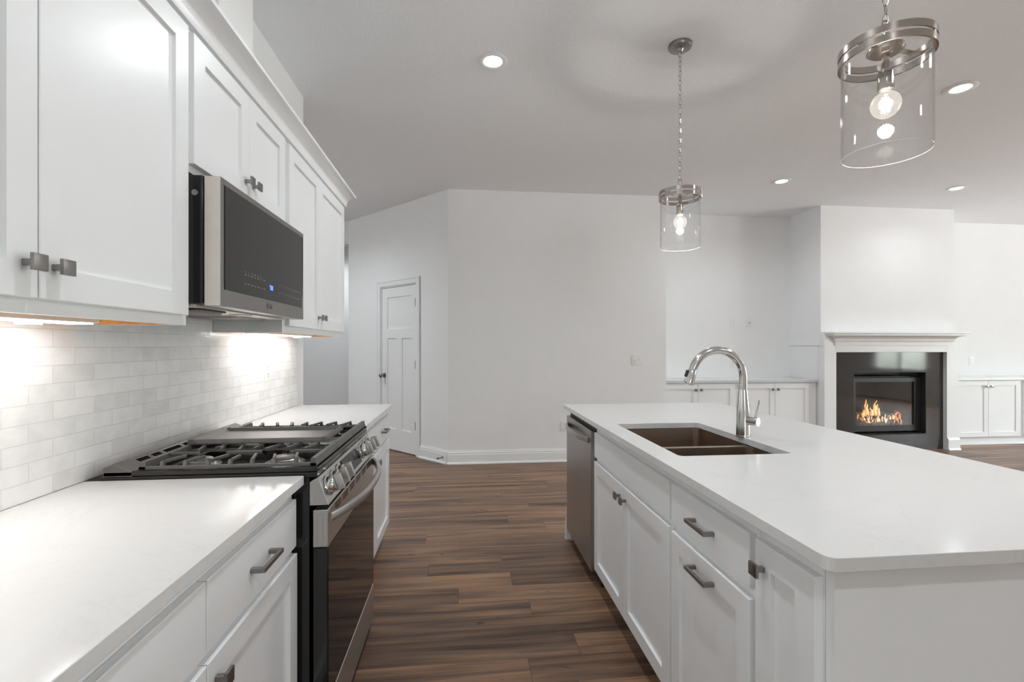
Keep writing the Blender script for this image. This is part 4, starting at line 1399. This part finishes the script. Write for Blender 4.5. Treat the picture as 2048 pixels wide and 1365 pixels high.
builtin('white built-in cabinet farthest left of the fireplace, half hidden by the wall corner', 2.3425, 3.356, 5.505, [(2.362, 2.832), (2.836, 3.306)], [2.800, 2.868])
builtin('white built-in cabinet directly left of the fireplace, touching the chimney', 3.3568, 4.3905, 5.505, [(3.370, 3.829), (3.833, 4.292)], [3.797, 3.865])
builtin('white built-in cabinet right of the fireplace, next to the mantel leg', 6.237, 7.398, 5.595, [(6.430, 6.894), (6.898, 7.368)], [6.862, 6.930])
builtin('white built-in cabinet at the right edge of the picture', 7.3988, 8.560, 5.595, [(7.425, 7.990), (7.994, 8.540)], [7.958, 8.026])
tag(slab_top('countertop', rrect(2.3425, 4.3905, 5.492, YN - 0.001, (0, 0, 0, 0)), 0.8620, 0.892), 'thin white counter on the built-ins left of the fireplace', 'countertop')
tag(slab_top('countertop', rrect(6.237, 8.57, 5.580, YN - 0.001, (0, 0, 0, 0)), 0.8620, 0.892), 'thin white counter on the built-ins right of the fireplace', 'countertop')

# ------------------------------------------------------------------ recessed lights


def can(x, y, label, power=1.0):
    t = thing('recessed_light', label, 'recessed light', (x, y, H), 'recessed lights in the ceiling')
    MB().lathe([(0.056, 0.0), (0.088, 0.0), (0.090, -0.003), (0.086, -0.006), (0.062, -0.007), (0.056, -0.004)], (x, y, H - 0.0004), EZ, 40).build('trim_ring', 'trim', t, smooth=True)
    MB().lathe([(0, -0.0045), (0.0555, -0.0045), (0.0555, -0.0012), (0, -0.0012)], (x, y, H), EZ, 32, closed=False).build('lens', 'lens', t)
    d = bpy.data.lights.new('downlight', 'SPOT')
    d.energy = SPOT_W * power; d.spot_size = radians(164); d.spot_blend = 0.8; d.shadow_soft_size = 0.05
    d.color = (0.91, 0.965, 1.0)
    o = bpy.data.objects.new('downlight', d)
    COL.objects.link(o)
    o.parent = t
    o.location = (0, 0, -0.012)


for x, y, lab in ((0.18, 2.893, 'glowing recessed light alone in the ceiling above the aisle, left of the far pendant'),
                  (3.335, 2.874, 'glowing recessed light nearest the big pendant, at right'),
                  (3.338, 4.690, 'glowing recessed light left of the chimney, beyond the far pendant'),
                  (5.40, 4.700, 'glowing recessed light in front of the chimney wall'),
                  (0.18, 1.08, 'recessed light over the aisle above the camera, outside the picture'),
                  (0.18, -0.74, 'recessed light over the aisle behind the camera'),
                  (3.335, 1.07, 'recessed light right of the near pendant, outside the picture'),
                  (3.335, -0.74, 'recessed light right of the island behind the camera'),
                  (6.20, 2.20, 'recessed light in the living area beyond the right edge of the picture'),
                  (7.90, 4.30, 'recessed light above the right built-ins, outside the picture'),
                  (6.20, -0.80, 'recessed light in the living area behind the camera at right'),
                  (-2.4, 5.4, 'added unseen light in the side hall, washing the angled wall'),  # both hall lights are added and boosted to brighten hall and angled wall
                  (-2.2, 7.8, 'added unseen light at the far end of the side hall')):
    can(x, y, lab, {(5.40, 4.700): 0.45, (7.90, 4.30): 0.35, (-2.4, 5.4): 2.6, (-2.2, 7.8): 1.8}.get((x, y), 1.0))

# ------------------------------------------------------------------ pendants


def pendant(x, y, label):
    t = thing('pendant_light', label, 'pendant light', (x, y, 1.88), 'glass cylinder pendants over the island')
    C = lambda z: Vector((x, y, z))
    cn = MB().lathe([(0, 0.0), (0.0655, 0.0), (0.0655, -0.012), (0.062, -0.020), (0.020, -0.026), (0.012, -0.040), (0, -0.042)], C(H - 0.0005), EZ, 40, closed=False).build('canopy', 'nickel', t, smooth=True)
    # chain
    mb = MB()
    z = H - 0.040; i = 0
    while z > 2.268:
        a = EX if i % 2 else EY
        rot = 0.5
        a = Vector((cos(rot), sin(rot), 0)) if i % 2 else Vector((-sin(rot), cos(rot), 0))
        pts = []
        for k in range(14):
            q = 2 * pi * k / 14
            pts.append(C(z - 0.0165) + a * (0.0075 * cos(q)) + EZ * (0.0165 * sin(q)))
        mb.tube(pts, 0.0017, 6, closed=True)
        z -= 0.0275; i += 1
    zend = z
    mb.build('chain', 'nickel_light', t, smooth=True)
    MB().cyl(C(H - 0.04), C(2.232), 0.0014, seg=8).build('cord', 'plastic', t)
    pts = [C(zend - 0.006) + Vector((0.012 * cos(2 * pi * k / 20), 0, 0.020 * sin(2 * pi * k / 20) - 0.006)) for k in range(20)]
    MB().tube(pts, 0.0025, 8, closed=True).build('hanging_loop', 'nickel_light', t, smooth=True)
    # two bands
    for z0 in (2.1835, 2.156):
        MB().lathe([(0.1125, z0), (0.1180, z0), (0.1180, z0 + 0.0195), (0.1125, z0 + 0.0195)], Vector((x, y, 0)), EZ, 72).build('band', 'nickel_light', t, smooth=True)
    for k in range(4):
        q = 0.4 + k * pi / 2
        MB().obox(C(2.1757), Vector((-sin(q), cos(q), 0)), EZ, Vector((cos(q), sin(q), 0)), -0.005, 0.005, 0, 0.0076, 0.1128, 0.1172).build('spacer', 'nickel_light', t)
    # cross strap, hub, stem and socket
    q = 0.15
    MB().obox(C(2.174), Vector((cos(q), sin(q), 0)), Vector((-sin(q), cos(q), 0)), EZ, -0.112, 0.112, -0.009, 0.009, 0.020, 0.023).build('strap', 'nickel_light', t)
    MB().lathe([(0, 0.002), (0.014, 0.002), (0.016, 0.005), (0.040, 0.005), (0.047, 0.011), (0.047, 0.017), (0.012, 0.0195), (0.009, 0.062), (0, 0.062)], C(2.174), EZ, 36, closed=False).build('hub', 'nickel_light', t, smooth=True)
    MB().cyl(C(2.177), C(2.130), 0.0095, seg=20).build('stem', 'nickel_light', t, smooth=True)
    MB().lathe([(0, 0.0), (0.0195, 0.0), (0.0205, 0.003), (0.0205, 0.050), (0.0175, 0.060), (0.010, 0.063), (0, 0.063)], C(2.0675), EZ, 32, closed=False).build('socket', 'nickel_light', t, smooth=True)
    # clear glass cylinder, open at the bottom
    MB().lathe([(0.1070, 1.881), (0.1098, 1.881), (0.1098, 2.178), (0.1070, 2.178)], Vector((x, y, 0)), EZ, 72).build('glass_shade', 'shade', t, smooth=True)
    MB().tube([C(1.8790) + Vector((0.1084 * cos(2 * pi * k / 72), 0.1084 * sin(2 * pi * k / 72), 0)) for k in range(72)], 0.0011, 6, closed=True).build('rim_highlight', 'rim', t, smooth=True)  # white ring added for the light caught in the glass edge
    # bulb
    prof = [(0.0001, -0.0385)] + [(0.0385 * sin(q), -0.0385 * cos(q)) for q in [pi * i / 16 for i in range(1, 14)]] + [(0.0135, 0.037), (0.0135, 0.0415)]
    MB().lathe(prof, C(2.026), EZ, 32, closed=False).build('bulb', 'bulbglass', t, smooth=True)
    fl = MB()
    for k in range(6):
        q = k * pi / 3
        fl.cyl(C(2.004) + Vector((0.010 * cos(q), 0.010 * sin(q), 0)), C(2.046) + Vector((0.006 * cos(q), 0.006 * sin(q), 0)), 0.0012, seg=6)
    fl.build('filament', 'filament', t)
    d = bpy.data.lights.new('bulb_light', 'POINT')
    d.energy = BULB_W; d.shadow_soft_size = 0.02; d.color = (1.0, 0.96, 0.90)
    o = bpy.data.objects.new('bulb_light', d)
    COL.objects.link(o); o.parent = t
    o.location = (0, 0, 2.024 - 1.88)


pendant(1.245, 1.287, 'large near glass cylinder pendant with nickel bands, cut off by the top picture edge')
pendant(1.245, 2.629, 'smaller looking far glass cylinder pendant hanging on a long chain from its nickel canopy')
